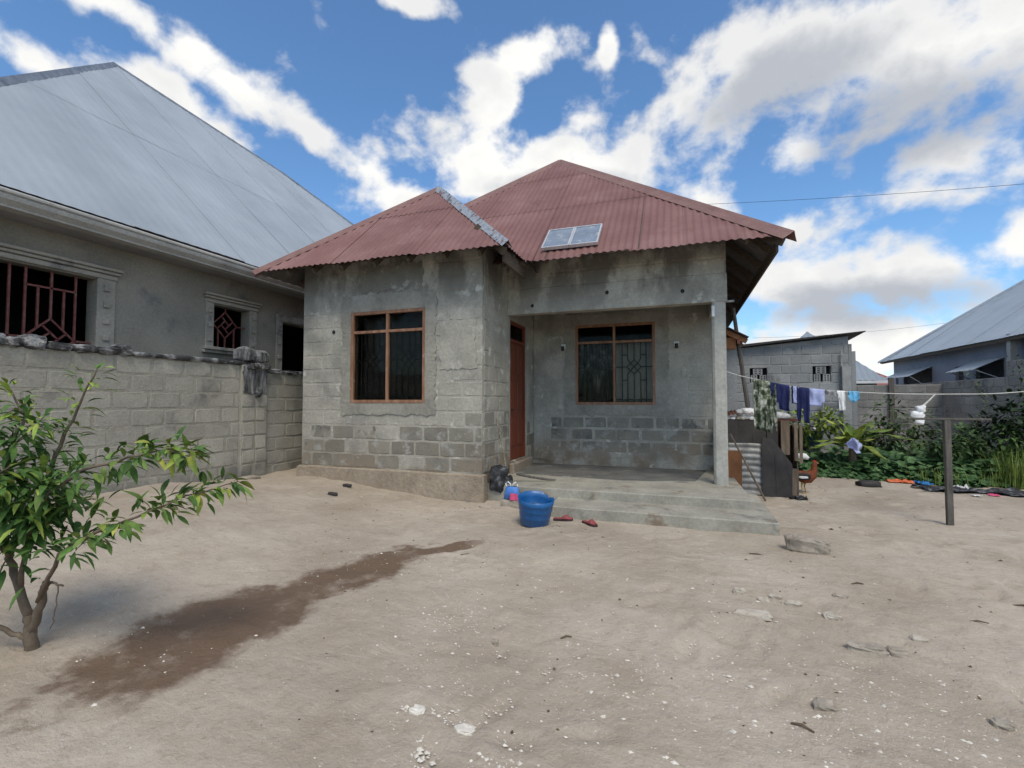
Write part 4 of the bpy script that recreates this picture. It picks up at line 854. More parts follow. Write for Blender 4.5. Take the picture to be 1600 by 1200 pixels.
# ---- right house with awnings
rh = thing('right_house', 'bluish grey house with long pale metal roof behind right boundary wall', 'house', (9, 20, -.25))
RX = 9.0; wn = [(22.1, 24.5, 1.7, 2.62), (20.0, 20.5, 2.08, 2.55), (17.9, 19.3, 1.9, 2.6), (25.0, 25.25, 2.12, 2.5)]
wall_core('wall', 'house_wall_blue', rh, 'X', RX, RX+.2, 9.0, 25.45, -.4, 3.36, wn)
B().box(RX+.2, 15, 25.25, 25.45, -.4, 3.36).obj('wall', 'house_wall_blue', rh)
for i, (a, c, e, g) in enumerate(wn):
    v = B().box(RX+.10, RX+.13, a, c, e, g).obj('window', 'shutter_dark', rh)
    if i in (0, 2):
        b = B(); n = 12
        for j in range(2):
            for k in range(n+1): yy = a-.05+(c-a+.1)*k/n; b.v.append((RX-.02-.75*j, yy, g+.05-.36*j+.012*math.sin(k*2.6)))
        for k in range(n): b.f.append((k, k+1, k+n+2, k+n+1))
        b.obj('awning', 'roof_grey', v, solid=.01)
        for yy in (a+.02, c-.02): B().bar((RX, yy, e+.1), (RX-.7, yy, g-.28), .025).obj('awning_strut', 'alu', v)
B().box(RX-.30, RX-.14, 17.0, 17.16, 2.1, 3.25).obj('downpipe', 'fascia', rh)
re_ = B().bar((8.66, 8.2, 3.09), (8.66, 25.7, 3.09), .03, .08).obj('roof', 'rafter_wood', rh)
ct = 1/math.sqrt(1+.78*.78)
roof_face(re_, (8.6, 8.0, 3.14), (0,1,0), (ct, 0, .78*ct), 17.76, lambda u: min(u, 17.76-u, 5.5)/ct, .20, .004, 1.0, [0, 3.2, 99], 'roof_grey', 45, 4)
ridge_cap(re_, (8.56, 25.8, 3.12), (14.1, 20.26, 3.14+5.5*.78), (-.62, 0, .78), (0, .62, .78), .15, 'roof_grey', .015, 9, 6)
B().add([(8.6, 25.76, 3.14), (14.1, 20.26, 7.43), (19.6, 25.76, 3.14), (14.1, 13.5, 7.43), (19.6, 8, 3.14), (8.6, 8, 3.14)], [(0,1,2), (1,3,4,2), (3,5,4)]).obj('rear_slope', 'roof_grey', re_)
# ---- right boundary wall and back wall
bw = thing('right_boundary_wall', 'weathered grey block wall below the awnings, stepped up at right', 'wall', (8, 16, -.25))
c1 = wall_core('wall', 'wall_mortar', bw, '-X' and 'X', 8.012, 8.2, 15.85, 23, -.4, 2.0); lay(c1, '-X', 8.0, 15.85, 22.6, .0, 2.0, [], lambda u, z, r: 'wall_block', seed=51)
c2 = wall_core('wall', 'wall_mortar', bw, 'X', 8.012, 8.2, 9, 15.85, -.4, 2.4); lay(c2, '-X', 8.0, 11.5, 15.85, .0, 2.4, [], lambda u, z, r: 'wall_block', seed=52)
bw2 = thing('back_boundary_wall', 'low grey block wall closing the yard behind the palm plant', 'wall', (6, 19, -.25))
c3 = wall_core('wall', 'wall_mortar', bw2, 'Y', 19.012, 19.2, 3.6, 8.0, -.4, 1.92); lay(c3, '-Y', 19.0, 4.3, 8.0, .4, 1.92, [], lambda u, z, r: 'wall_block', seed=53)
B().box(6.55, 6.68, 18.9, 19.0, -.3, 2.15).obj('post', 'pole_wood', bw2)
# ---- a red roof far off
fr = thing('red_roof_house', 'distant house with small red roof showing in the gap', 'house', (9.3, 30, -.25))
B().box(8.0, 11.4, 30.4, 33, -.4, 2.0).obj('wall', 'far_block', fr); B().add([(7.6, 30, 2.0), (11.8, 30, 2.0), (10.4, 31.7, 3.0), (9.0, 31.7, 3.0), (7.6, 33.4, 2.0), (11.8, 33.4, 2.0)], [(0,1,2,3), (1,5,2), (0,3,4), (4,3,2,5)]).obj('roof', 'far_red', fr)
# ------------------------------------------------------------------ T post, clothes line, clothes
tp_ = thing('clothes_post', 'dark wooden T-shaped post standing alone in the right yard', 'post', (3.28, 7.72, -.25))
B().box(3.248, 3.318, 7.69, 7.76, -.32, 1.11, .004).obj('upright', 'pole_wood', tp_, bevel=.006); B().box(2.86, 3.74, 7.705, 7.75, 1.112, 1.140, .003).obj('crossbar', 'pole_wood', tp_, bevel=.006)
ctrl = [(.71, 1.85), (1.12, 1.72), (1.77, 1.565), (2.6, 1.49), (3.73, 1.46), (4.43, 1.49), (5.6, 1.58), (7.0, 1.75)]
def rz(x):
    for (a, p), (c, q_) in zip(ctrl, ctrl[1:]):
        if a <= x <= c:
            t = (x-a)/(c-a); return p+(q_-p)*t-.012*math.sin(math.pi*t)
    return 1.75
LY = 8.4
rope = B().tube([(.71+i*(6.29/60), LY, rz(.71+i*(6.29/60))) for i in range(61)], .0065, 6)
tag(rope.obj('clothes_line', 'rope', origin=(.71, LY, 1.85)), 'white rope clothes line stretched right from the porch pillar', 'rope')
def cloth(name, label, cat, x0, x1, length, mat, y=LY, folds=5, amp=.02, seed=0, n=30, m=14, over=.06, parent=None, hang=True, top=None):
    """length(t): how far the cloth hangs at t in 0..1; it is folded over the line at the top"""
    b = B()
    for j in range(m+1):
        for i in range(n+1):
            t = i/n; x = x0+(x1-x0)*t; L_ = length(t); tz = (top(x) if top else rz(x))+.012
            if j < 2: s = -over*(2-j)/2; yy = y+.014*(1 if j == 0 else .8); z = tz+s
            else:
                k = (j-2)/(m-2); yy = y-.012-amp*k**.5*math.sin(t*folds*6.283+seed)*.8-amp*nz3(t*4+seed, k*2); z = tz-L_*k
                x += .02*k*nz3(t*3, k*2, seed)*2
            b.v.append((x, yy, z))
    for j in range(m):
        for i in range(n): a = j*(n+1)+i; b.f.append((a, a+1, a+n+2, a+n+1))
    o = b.obj(name, mat, parent, smooth=True, solid=.004)
    if parent is None: tag(o, label, cat)
    return o
legs = lambda L, gap, crotch: (lambda t: L*crotch if abs(t-.5) < gap else L)
cloth('camouflage_jacket', 'grey-green camouflage jacket hanging on the clothes line before the shed', 'jacket', 1.12, 1.43, lambda t: .80 if t < .78 else .66-.1*math.sin(t*30), 'camo', folds=4, amp=.04, seed=1, n=40)
cloth('navy_trousers', 'navy blue trousers on the line next to the camouflage jacket', 'trousers', 1.36, 1.62, lambda t: .20 if t < .2 else (.30 if t < .45 else .40), 'navy', folds=3, seed=2, n=40)
nj = cloth('navy_tracksuit', 'navy tracksuit with pale side stripe, legs dangling below the line', 'tracksuit', 1.65, 1.89, lambda t: .27 if t < .3 else (.52 if t < .55 else (.33 if t < .68 else .54)), 'navy', folds=3, seed=3, n=44)
cloth('stripe', '', '', 1.665, 1.71, lambda t: .26, 'pale_blue_cloth', y=LY-.03, folds=1, amp=.012, seed=3, n=6, parent=nj)
cloth('pale_blue_shirt', 'pale blue shirt pegged on the line right of the tracksuit', 'shirt', 1.87, 2.09, lambda t: .26 if .1 < t < .85 else .20, 'pale_blue_cloth', folds=2, seed=4)
cloth('grey_underpants', 'small grey garment sagging on the line beside the pale blue shirt', 'garment', 2.10, 2.26, lambda t: .06+.05*math.sin(t*3.14), 'grey_cloth', folds=2, seed=5, n=16)
cloth('white_vest', 'narrow white vest hanging on the line', 'vest', 2.25, 2.35, lambda t: .12 if t < .3 else .30, 'white_cloth', folds=2, seed=6, n=16)
cloth('blue_towel', 'small sky blue and white cloth at the right end of the washing', 'towel', 2.40, 2.53, lambda t: .10+.07*math.sin(t*3.14), 'sky_cloth', folds=2, seed=7, n=16)
wr = thing('white_rag', 'twisted white rag tied on a cord below the clothes line', 'rag', (3.26, LY, 1.15))
B().tube([(3.45, LY, rz(3.45)), (3.38, LY-.01, 1.38), (3.29, LY-.01, 1.28)], [.008, .01, .016], 6).obj('cord', 'rope', wr)
lump(3.27, LY-.01, 1.25, .055, .05, .045, 81, 14, 10, .45).obj('knot', 'white_cloth', wr, smooth=True); lump(3.23, LY-.01, 1.16, .085, .05, .05, 82, 14, 10, .5).obj('cloth_end', 'white_cloth', wr, smooth=True)
lump(3.25, LY-.02, 1.075, .06, .04, .045, 83, 14, 10, .5).obj('cloth_end', 'white_cloth', wr, smooth=True)
for i, (a, c, lb) in enumerate((((2.88, 7.73, 1.09), (3.1, 12.2, 1.0), 'thin slack wire running back from the T post crossbar'), ((3.70, 7.73, 1.09), (3.2, 11.6, .6), 'thin low wire drooping behind the T post to the plants'))):
    a, c = Vector(a), Vector(c); tag(B().tube([a.lerp(c, k/10)+Vector((0, 0, -.12*math.sin(math.pi*k/10))) for k in range(11)], .003, 5).obj('wire', 'cable', origin=tuple(a)), lb, 'wire')
cloth('pale_blue_rag', 'pale blue cloth caught among the plants left of the T post', 'cloth', 3.20, 3.46, lambda t: .12+.26*(t if t < .6 else 1.2-t), 'pale_blue_cloth', y=11.4, folds=1.3, amp=.09, seed=9, top=lambda x: .62-.9*abs(x-3.31))
# power line
for i, (a, c, sg, lb) in enumerate((((-2, 17.5, 8.45), (16, 15, 6.5), .25, 'thin black power cable crossing the sky right of the roof peak'), ((3.5, 26, 4.5), (12, 27, 5.0), .15, 'faint cable running to the right hand house roof'))):
    a, c = Vector(a), Vector(c); tag(B().tube([a.lerp(c, k/24)+Vector((0, 0, -sg*math.sin(math.pi*k/24))) for k in range(25)], (.006, .005)[i], 5).obj('power_cable', 'cable', origin=tuple(a)), lb, 'cable')
# ------------------------------------------------------------------ foliage
def leaf_pts(p, d, up, L_, w_, droop=.25, fold=.25):
    d = Vector(d).normalized(); s = d.cross(Vector(up)); s = s.normalized() if s.length > 1e-3 else Vector((1,0,0)); u = s.cross(d); p = Vector(p)
    prof = [(0, .06), (.25, .75), (.5, 1), (.75, .7), (1, 0)]; vs = []
    for t, k in prof:
        c = p+d*(L_*t)-Vector((0,0,1))*(droop*L_*t*t); e = w_/2*k
        vs += [c+s*e+u*(fold*e), c, c-s*e+u*(fold*e)]
    return vs, [f for i in range(4) for f in ((i*3, i*3+1, i*3+4, i*3+3), (i*3+1, i*3+2, i*3+5, i*3+4))]
def round_leaf(p, nrm, r, rr):
    nrm = Vector(nrm).normalized(); a = nrm.orthogonal().normalized(); b_ = nrm.cross(a); p = Vector(p); ph = rr.uniform(0, 6.28)
    vs = [p-nrm*r*.25]
    for k in range(7):
        t = ph+k*6.283/7; q_ = r*(1 if k % 2 else .86)*(.35 if k == 0 else 1); vs.append(p+(a*math.cos(t)+b_*math.sin(t))*q_+nrm*rr.uniform(-.12, .12)*r)
    return vs, [(0, k, k % 7+1) for k in range(1, 8)]
LM = {}
def leaf_mesh(mat, k, L_, w_, droop, fold):
    key = (mat, k)
    if key not in LM:
        vs, fs = leaf_pts((0,0,0), (1,0,0), (0,0,1), L_, w_, droop, fold); me = bpy.data.meshes.new('leaf'); me.from_pydata([tuple(v) for v in vs], [], fs); me.shade_smooth(); me.materials.append(MAT[mat]); LM[key] = me
    return LM[key]
# the shrub in front on the left
shrub = thing('garden_shrub', 'green leafy shrub with arching branches at the left edge', 'shrub', (-3.92, 1.91, gz(-3.92, 1.91)))
rr = random.Random(21)
BR = {'trunk': ([(-3.92,1.92,-.30),(-3.92,1.91,-.11),(-3.93,1.9,-.01)], .040, .030),
 'a': ([(-3.92,1.91,-.13),(-3.83,1.9,.03),(-3.80,1.9,.15),(-3.77,1.9,.22)], .026, .020), 'stub': ([(-3.77,1.9,.21),(-3.70,1.9,.225),(-3.62,1.91,.21)], .010, .006), 'twig': ([(-3.67,1.91,.21),(-3.66,1.9,.12),(-3.68,1.9,.0),(-3.71,1.9,-.06)], .004, .003),
 'b': ([(-3.93,1.9,-.03),(-4.01,1.88,.15),(-4.12,1.88,.34),(-4.02,1.91,.63),(-3.88,1.95,.88),(-3.78,1.97,1.13),(-3.68,2.,1.34),(-3.57,2.03,1.58)], .027, .004),
 'bl': ([(-4.12,1.88,.34),(-4.06,1.79,.74),(-3.98,1.8,1.06),(-3.90,1.83,1.26),(-4.0,1.78,1.46)], .018, .004), 'd': ([(-3.99,1.88,.18),(-3.85,1.84,.52),(-3.63,1.82,.8),(-3.43,1.89,.93),(-3.17,1.98,1.01),(-2.95,2.05,1.06),(-2.8,2.11,1.01)], .016, .003),
 'e': ([(-3.82,1.89,.10),(-3.58,1.86,.42),(-3.28,1.85,.57),(-3.01,1.94,.68),(-2.84,2.1,.78),(-2.62,2.28,.85)], .014, .003), 'l': ([(-3.92,1.91,-.17),(-3.98,1.85,-.11),(-4.1,1.75,.01),(-4.3,1.6,.2)], .018, .010),
 'f': ([(-4.02,1.91,.63),(-3.85,1.80,.75),(-3.7,1.75,.72)], .010, .003), 'g': ([(-4.06,1.79,.74),(-3.9,1.7,.9),(-3.75,1.7,.98)], .010, .003), 'h': ([(-3.98,1.8,1.06),(-3.8,1.78,1.15),(-3.66,1.8,1.25)], .007, .002), 'i': ([(-4.12,1.88,.34),(-4.0,1.75,.5),(-3.86,1.7,.55)], .010, .003), 'k': ([(-4.0,1.8,.95),(-4.12,1.75,1.15),(-4.2,1.7,1.35)], .008, .003), 'm': ([(-3.98,1.85,.45),(-3.82,1.95,.62),(-3.66,2.0,.68)], .008, .003)}
LEAFY = {'b': (2, 130, .9), 'bl': (1, 110, .9), 'd': (1, 250, .95), 'e': (1, 180, .9), 'f': (0, 60, 1.1), 'g': (0, 60, 1.1), 'h': (0, 70, .9), 'i': (0, 50, 1.1), 'k': (0, 80, .9), 'm': (0, 50, 1.1)}
leaves = []
for nme, (pts, r0, r1) in BR.items():
    k = len(pts); fine_ = []
    for i in range(k-1):
        for s in range(4): fine_.append(Vector(pts[i]).lerp(Vector(pts[i+1]), s/4)+Vector((rr.uniform(-1,1), rr.uniform(-1,1), rr.uniform(-1,1)))*.006)
    fine_.append(Vector(pts[-1])); n = len(fine_)
    B().tube(fine_, [r0+(r1-r0)*i/(n-1) for i in range(n)], 7).obj('trunk' if nme == 'trunk' else 'branch', 'bark', shrub, smooth=True)
    if nme in LEAFY:
        st, cnt, sc = LEAFY[nme]
        for q_ in range(cnt):
            t = rr.uniform(st/(k-1), 1.0); f_ = t*(n-1); i = min(int(f_), n-2); p = fine_[i].lerp(fine_[i+1], f_-i); dr_ = (fine_[i+1]-fine_[i]).normalized()
            side = Vector((rr.uniform(-1,1), rr.uniform(-1,1), rr.uniform(-.5,.7))); side -= dr_*side.dot(dr_)*.8
            d = (dr_*rr.uniform(.1, .9)+side.normalized()*rr.uniform(.5, 1.0)).normalized()
            tip = (t > .72 and rr.random() < .55) or rr.random() < .07
            p = p+side.normalized()*rr.uniform(.0, .09)*(1.6 if sc > 1 else 1)
            leaves.append((p, d, rr.uniform(.085, .135)*sc, tip))
# dense leafy middle
for q_ in range(330):
    p = Vector((-3.90, 1.84, .72))+Vector((rr.gauss(0, .17), rr.gauss(0, .13), rr.gauss(0, .17)))
    d = Vector((rr.uniform(-.6, 1), rr.uniform(-1, .5), rr.uniform(-.5, .4))); leaves.append((p, d.normalized(), rr.uniform(.09, .15), rr.random() < .06))
camp = Vector((0,0,1.35)); leaves.sort(key=lambda l: (l[0]-camp).length-l[2]*3); cntl = 0; rest = {'leaf_shrub': B(), 'leaf_tip': B()}
vis = [l for l in leaves if l[0].x > -4.12+.0]; 
for (p, d, L_, tip) in leaves:
    m = 'leaf_tip' if tip else 'leaf_shrub'
    if cntl < 290 and (p.x+.94*0) > -4.05:
        o = bpy.data.objects.new('leaf', leaf_mesh(m, cntl % 5, .12, .032+.003*(cntl % 5), .2+.14*(cntl % 5), .35)); COL.objects.link(o)
        o.rotation_euler = d.to_track_quat('X', 'Z').to_euler(); o.rotation_euler.rotate_axis('X', rr.uniform(-.7, .7)); o.scale = (L_/.12,)*3; o.location = p; adopt(o, shrub); cntl += 1
    else:
        vs, fs = leaf_pts(p, d, (rr.uniform(-.4,.4), rr.uniform(-.4,.4), 1), L_, L_*.30, rr.uniform(.2, .8), .35); rest[m].add(vs, fs)
for m, b in rest.items(): b.obj('foliage', m, shrub, smooth=True, kind='stuff')
# bushes at the back
def bush(name, label, cat, c, rx, ry, h, n, mat, lsz, seed, stems=6, group=None, lean=0., clumps=9):
    rr = random.Random(seed); z0 = -.28; t = thing(name, label, cat, (c[0], c[1], z0), group); cl = []
    for i in range(clumps): a = rr.uniform(0, 6.28); q_ = rr.uniform(0, .8)**.6; cl.append((c[0]+rx*q_*math.cos(a), c[1]+ry*q_*math.sin(a), z0+h*rr.uniform(.35, .92), rr.uniform(.22, .42)*min(rx, h)))
    sb = B()
    for i in range(stems):
        e = cl[i % len(cl)]; sb.tube([(c[0]+rr.uniform(-.1,.1)*rx, c[1]+rr.uniform(-.1,.1), z0), ((c[0]+e[0])/2+rr.uniform(-.1,.1), (c[1]+e[1])/2, z0+(e[2]-z0)*.55), (e[0], e[1], e[2]+e[3]*.6)], [.018, .012, .004], 5)
    sb.obj('trunk', 'bark', t); fb_ = B()
    for i in range(n):
        e = rr.choice(cl); v = Vector((rr.gauss(0,1), rr.gauss(0,1), rr.gauss(0,1))).normalized()*rr.uniform(.35, 1.08)**.5
        p = Vector((e[0]+v.x*e[3]*1.15, e[1]+v.y*e[3], e[2]+v.z*e[3])); p.z = max(p.z, z0+.03)
        d = Vector((v.x+rr.uniform(-.6,.6), v.y+rr.uniform(-.6,.6), v.z*.5+rr.uniform(-.4,.5))); vs, fs = leaf_pts(p, d, (0,0,1), lsz*rr.uniform(.7, 1.4), lsz*.5*rr.uniform(.7, 1.3), rr.uniform(0, .5), .2); fb_.add(vs, fs)
    fb_.obj('crown', mat, t, smooth=True); return t
bush('dark_bush', 'dark green dense bush in front of grey wall right of the palm', 'bush', (4.75, 13.2), .9, .6, 1.5, 1000, 'leaf_dark', .13, 101)
bush('dark_bush', 'tall dark leafy bush behind the T post to the right', 'bush', (6.75, 12.8), .9, .7, 1.85, 1150, 'leaf_dark', .14, 102, clumps=12)
bush('weedy_bush', 'mid green weedy bush at the far right edge of the yard', 'bush', (7.25, 12.0), .75, .6, 1.5, 850, 'leaf_mid', .12, 103)
bush('weedy_bush', 'loose pale green weedy bush just right of the T post', 'bush', (5.9, 12.4), .65, .5, 1.1, 600, 'leaf_mid', .12, 104)
bush('leafy_bush', 'yellow-green leafy bush behind the washing left of the palm', 'bush', (2.9, 13.0), .6, .45, 1.35, 900, 'leaf_palm', .13, 105)
bush('low_bush', 'low dark bush at the foot of the grey wall behind the wires', 'bush', (5.3, 12.2), .7, .4, .95, 800, 'leaf_dark', .11, 106)
for i, (x, y, h, lb) in enumerate(((6.35, 13.6, 2.35, 'tall spindly weed rising against the grey wall, leftmost of three'), (7.0, 13.7, 2.6, 'tallest spindly weed against the grey wall above the bushes'), (7.6, 13.2, 2.3, 'tall spindly weed against the grey wall, rightmost of three'))):
    rr = random.Random(200+i); t = thing('tall_weed', lb, 'weed', (x, y, -.28), 'tall weeds by the right wall'); pts = [Vector((x+.12*k*rr.uniform(-.2, .5), y, -.28+h*k/6)) for k in range(7)]
    B().tube(pts, [.014-.0018*k for k in range(7)], 5).obj('trunk', 'bark', t); b = B()
    for k in range(150):
        f_ = rr.uniform(1.5, 6); j = min(int(f_), 5); p = pts[j].lerp(pts[j+1], f_-j); d = Vector((rr.uniform(-1,1), rr.uniform(-1,1), rr.uniform(-.2,.8))); p = p+d*rr.uniform(0, .16); vs, fs = leaf_pts(p, d, (0,0,1), rr.uniform(.06,.13), .04, .3, .2); b.add(vs, fs)
    b.obj('crown', 'leaf_dark', t, smooth=True)
# young palm with broad blades
palm = thing('palm_plant', 'young yellow-green palm plant with arching broad blades below the washing', 'palm', (3.55, 12.3, -.28)); rr = random.Random(33)
B().tube([(3.55, 12.3, -.3), (3.56, 12.3, .1), (3.55, 12.3, .45)], [.09, .075, .06], 8).obj('trunk', 'bark', palm)
for i in range(22):
    a = 6.283*i/22*1.0+rr.uniform(-.25,.25); el = rr.uniform(.35, 1.3); L_ = rr.uniform(.7, 1.2); h = Vector((math.cos(a), math.sin(a)*.8, 0)); b = B(); seg = 12; P0 = Vector((3.55, 12.3, rr.uniform(.3, .5)))
    s = Vector((-h.y, h.x, 0)); rows = []
    for k in range(seg+1):
        t = k/seg; p = P0+h*(L_*t*math.cos(el)*(1+.25*t))+Vector((0,0,1))*(L_*(t*math.sin(el)-.55*t*t*(1.2-el*.4))); wd = .11*math.sin(math.pi*min(1, .12+t*.9))**.7*(1 if t < .97 else .3)
        rows.append(len(b.v)); b.v += [tuple(p+s*wd+Vector((0,0,.03*math.sin(t*14)-.02))), tuple(p), tuple(p-s*wd+Vector((0,0,.03*math.sin(t*13+1)-.02)))]
    for p, q_ in zip(rows, rows[1:]): b.f += [(p, p+1, q_+1, q_), (p+1, p+2, q_+2, q_+1)]
    b.obj('frond', 'leaf_palm', palm, smooth=True, solid=.004)
# ground creeper: one mass of round leaves
rr = random.Random(44); b = B()
def edge(x): return 11.75-.12*(x-2.4)+.25*nz3(x*1.1, 3)
for i in range(5200):
    x = rr.uniform(1.95, 8.0); y0 = edge(x); y = y0+abs(rr.gauss(0, 1.0))*1.0 if rr.random() < .75 else rr.uniform(y0, 17)
    if x < 2.1 and y < 11.9: continue
    h = (.06+.30*ss(0, .7, y-y0)+.18*nz3(x*1.3, y*1.3, 2))*(1+.25*ss(3, 7, x)); z = -.26+max(.03, h)*rr.uniform(.25, 1.1)
    vs, fs = round_leaf((x, y, z), (rr.uniform(-.5,.5), rr.uniform(-.9,.2), 1), rr.uniform(.05, .125), rr); b.add(vs, fs)
tag(b.obj('ground_creeper', 'leaf_vine'), 'dark green creeping pumpkin-like leaves covering the ground at the back', 'creeper', kind='stuff')
b = B()
for i in range(2000):
    x = rr.uniform(4.3, 8.2) if i > 900 else rr.uniform(5.7, 7.0); y0 = edge(x)-.08; y = y0+abs(rr.gauss(0, .6)); L_ = rr.uniform(.2, .75)*(1.15 if x > 5.7 else .55); a = rr.uniform(0, 6.28); bn = rr.uniform(.05, .3)
    p = Vector((x, y, -.27)); s = Vector((math.cos(a), math.sin(a), 0)); q_ = s.cross(Vector((0,0,1)))*.006
    vs = [p-q_, p+q_, p+s*bn*.35*L_+Vector((0,0,L_*.6))-q_*.8, p+s*bn*.35*L_+Vector((0,0,L_*.6))+q_*.8, p+s*bn*1.4*L_+Vector((0,0,L_))]; b.add(vs, [(0,1,3,2), (2,3,4)])
tag(b.obj('grass_tufts', 'grass'), 'yellow-green grass blades growing along the edge of the creeper', 'grass', kind='stuff')
# white flowers / bits over creeper beside the hen are a scrap of plastic
tag(lump(2.30, 11.0, .26, .13, .08, .05, 131, 16, 10, .5).obj('plastic_scrap', 'white_cloth', smooth=True, origin=(2.30, 11.0, .2)), 'white plastic scrap caught on the creeper above the hen', 'litter')
# blue tub behind the palm
tb = B().lathe([(.001, 0), (.42, 0), (.50, .42), (.53, .43), (.53, .46), (.48, .46), (.40, .05), (.001, .05)], (2.75, 13.9, .25), 28, lambda p, t, z: (2.75+(p[0]-2.75)*1.35, p[1], p[2]))
t_ = tb.obj('blue_tub', 'tub_blue', smooth=True, origin=(2.75, 13.9, .25)); tag(t_, 'blue plastic tub with white rim half hidden behind the plants', 'tub')
B().lathe([(.535, .40), (.545, .43), (.535, .475), (.47, .475)], (2.75, 13.9, .25), 28, lambda p, t, z: (2.75+(p[0]-2.75)*1.36, p[1], p[2])).obj('rim', 'white_paint', t_, smooth=True)
lump(2.75, 14.0, -.1, .5, .3, .36, 5, 12, 8, .1).obj('tub_stand', 'rock', t_)
# ------------------------------------------------------------------ the hen
hx, hy, hz = 2.09, 9.81, gz(2.09, 9.81)
hen = thing('brown_hen', 'brown hen with dark tail walking by the scrap shed', 'hen', (hx, hy, hz))
body = B(); secs = [(-.20, .40, .012, .02), (-.15, .36, .05, .06), (-.07, .315, .085, .095), (.0, .295, .10, .115), (.07, .30, .095, .115), (.125, .345, .075, .09), (.155, .41, .052, .06), (.165, .47, .040, .045), (.170, .515, .040, .042), (.185, .545, .034, .034), (.205, .555, .016, .018)]
NS = 14
for i, (x, z, ry, rz_) in enumerate(secs):
    x2, z2 = (secs[min(i+1, len(secs)-1)][0]-secs[max(i-1, 0)][0], secs[min(i+1, len(secs)-1)][1]-secs[max(i-1, 0)][1]); l = math.hypot(x2, z2); nx_, nz_ = -z2/l, x2/l
    for k in range(NS): t = 2*math.pi*k/NS; body.v.append((hx+x+nx_*rz_*math.sin(t), hy+ry*math.cos(t), hz+z+nz_*rz_*math.sin(t)))
for i in range(len(secs)-1):
    for k in range(NS): a = i*NS+k; c = i*NS+(k+1) % NS; body.f.append((a, c, c+NS, a+NS))
body.f += [tuple(range(NS)), tuple(reversed(range((len(secs)-1)*NS, len(secs)*NS)))]
body.obj('body', 'hen_feather', hen, smooth=True)
for i in range(7):
    t = (i-3)/3; B().add([(hx-.13, hy+.02*t, hz+.36), (hx-.16, hy+.03*t+.02, hz+.40), (hx-.28+.05*abs(t), hy+.06*t, hz+.50+.03*(1-abs(t))), (hx-.25, hy+.05*t-.01, hz+.42)], [(0,1,2,3)]).obj('tail_feather', 'hen_dark', hen, solid=.006)
for s in (-1, 1):
    wv = lump(hx-.02, hy+s*.095, hz+.315, .11, .02, .06, 140+s, 14, 8, .15); wg = wv.obj('wing', 'hen_dark', hen, smooth=True)
    lump(hx-.03, hy+s*.117, hz+.30, .075, .008, .022, 150+s, 12, 6, .2).obj('wing_bar', 'hen_white', wg, smooth=True)
    lx = hx+.0+.03*s
    B().tube([(lx, hy+s*.04, hz+.20), (lx-.015, hy+s*.04, hz+.12), (lx+.01, hy+s*.04, hz+.01)], [.022, .011, .008], 7).obj('leg', 'hen_leg', hen)
    for a in (-.5, 0, .5, 3.14): B().tube([(lx+.01, hy+s*.04, hz+.012), (lx+.01+.05*math.cos(a), hy+s*.04+.05*math.sin(a), hz+.006)], [.006, .003], 5).obj('toe', 'hen_leg', hen)
    lump(hx+.19, hy+s*.032, hz+.548, .006, .004, .006, 1, 8, 5, 0).obj('eye', 'hen_dark', hen)
B().prism([(hx+.15, hz+.57), (hx+.21, hz+.572), (hx+.205, hz+.595), (hx+.19, hz+.585), (hx+.178, hz+.605), (hx+.165, hz+.59), (hx+.15, hz+.60)], lambda a, c, d: (a, hy+d, c), -.006, .006).obj('comb', 'hen_comb', hen)
B().tube([(hx+.205, hy, hz+.552), (hx+.24, hy, hz+.54)], [.014, .002], 6).obj('beak', 'hen_leg', hen); lump(hx+.20, hy, hz+.515, .01, .008, .02, 3, 8, 6, .1).obj('wattle', 'hen_comb', hen)
# ------------------------------------------------------------------ things by the porch
bx, by = -1.80, 6.02; bz = gz(bx, by)
bk_ = thing('blue_bucket', 'broken bright blue plastic bucket on the sand before the porch', 'bucket', (bx, by, bz))
tilt = Matrix.Rotation(R(6), 3, 'Y') @ Matrix.Rotation(R(5), 3, 'X')
def bfn(p, t, z):
    v = Vector(p)
    if z > .22:
        k = ss(.22, .36, z); v.z += k*((.03*math.exp(-((t-2.3)/1.2)**2))-.04*math.exp(-((t-1.0)/.3)**2)+.015*math.sin(t*23)*(1 if .4 < t < 1.4 else 0)-.05*max(0, math.sin(t+1.3+math.pi))**.5*.3)
    d = tilt @ (v-Vector((bx, by, bz))); return tuple(Vector((bx, by, bz+.012))+d)
B().lathe([(.001, 0), (.165, 0), (.185, .015), (.198, .10), (.203, .105), (.205, .12), (.212, .19), (.217, .195), (.219, .21), (.225, .27), (.231, .275), (.232, .29), (.238, .345), (.230, .345), (.222, .28), (.178, .025), (.001, .02)], (bx, by, bz), 48, bfn).obj('shell', 'blue_plastic', bk_, smooth=True)
B().lathe([(.212, .20), (.204, .202), (.204, .207), (.212, .209)], (bx, by, bz), 48, bfn).obj('inner_ridge', 'blue_plastic', bk_, smooth=True)
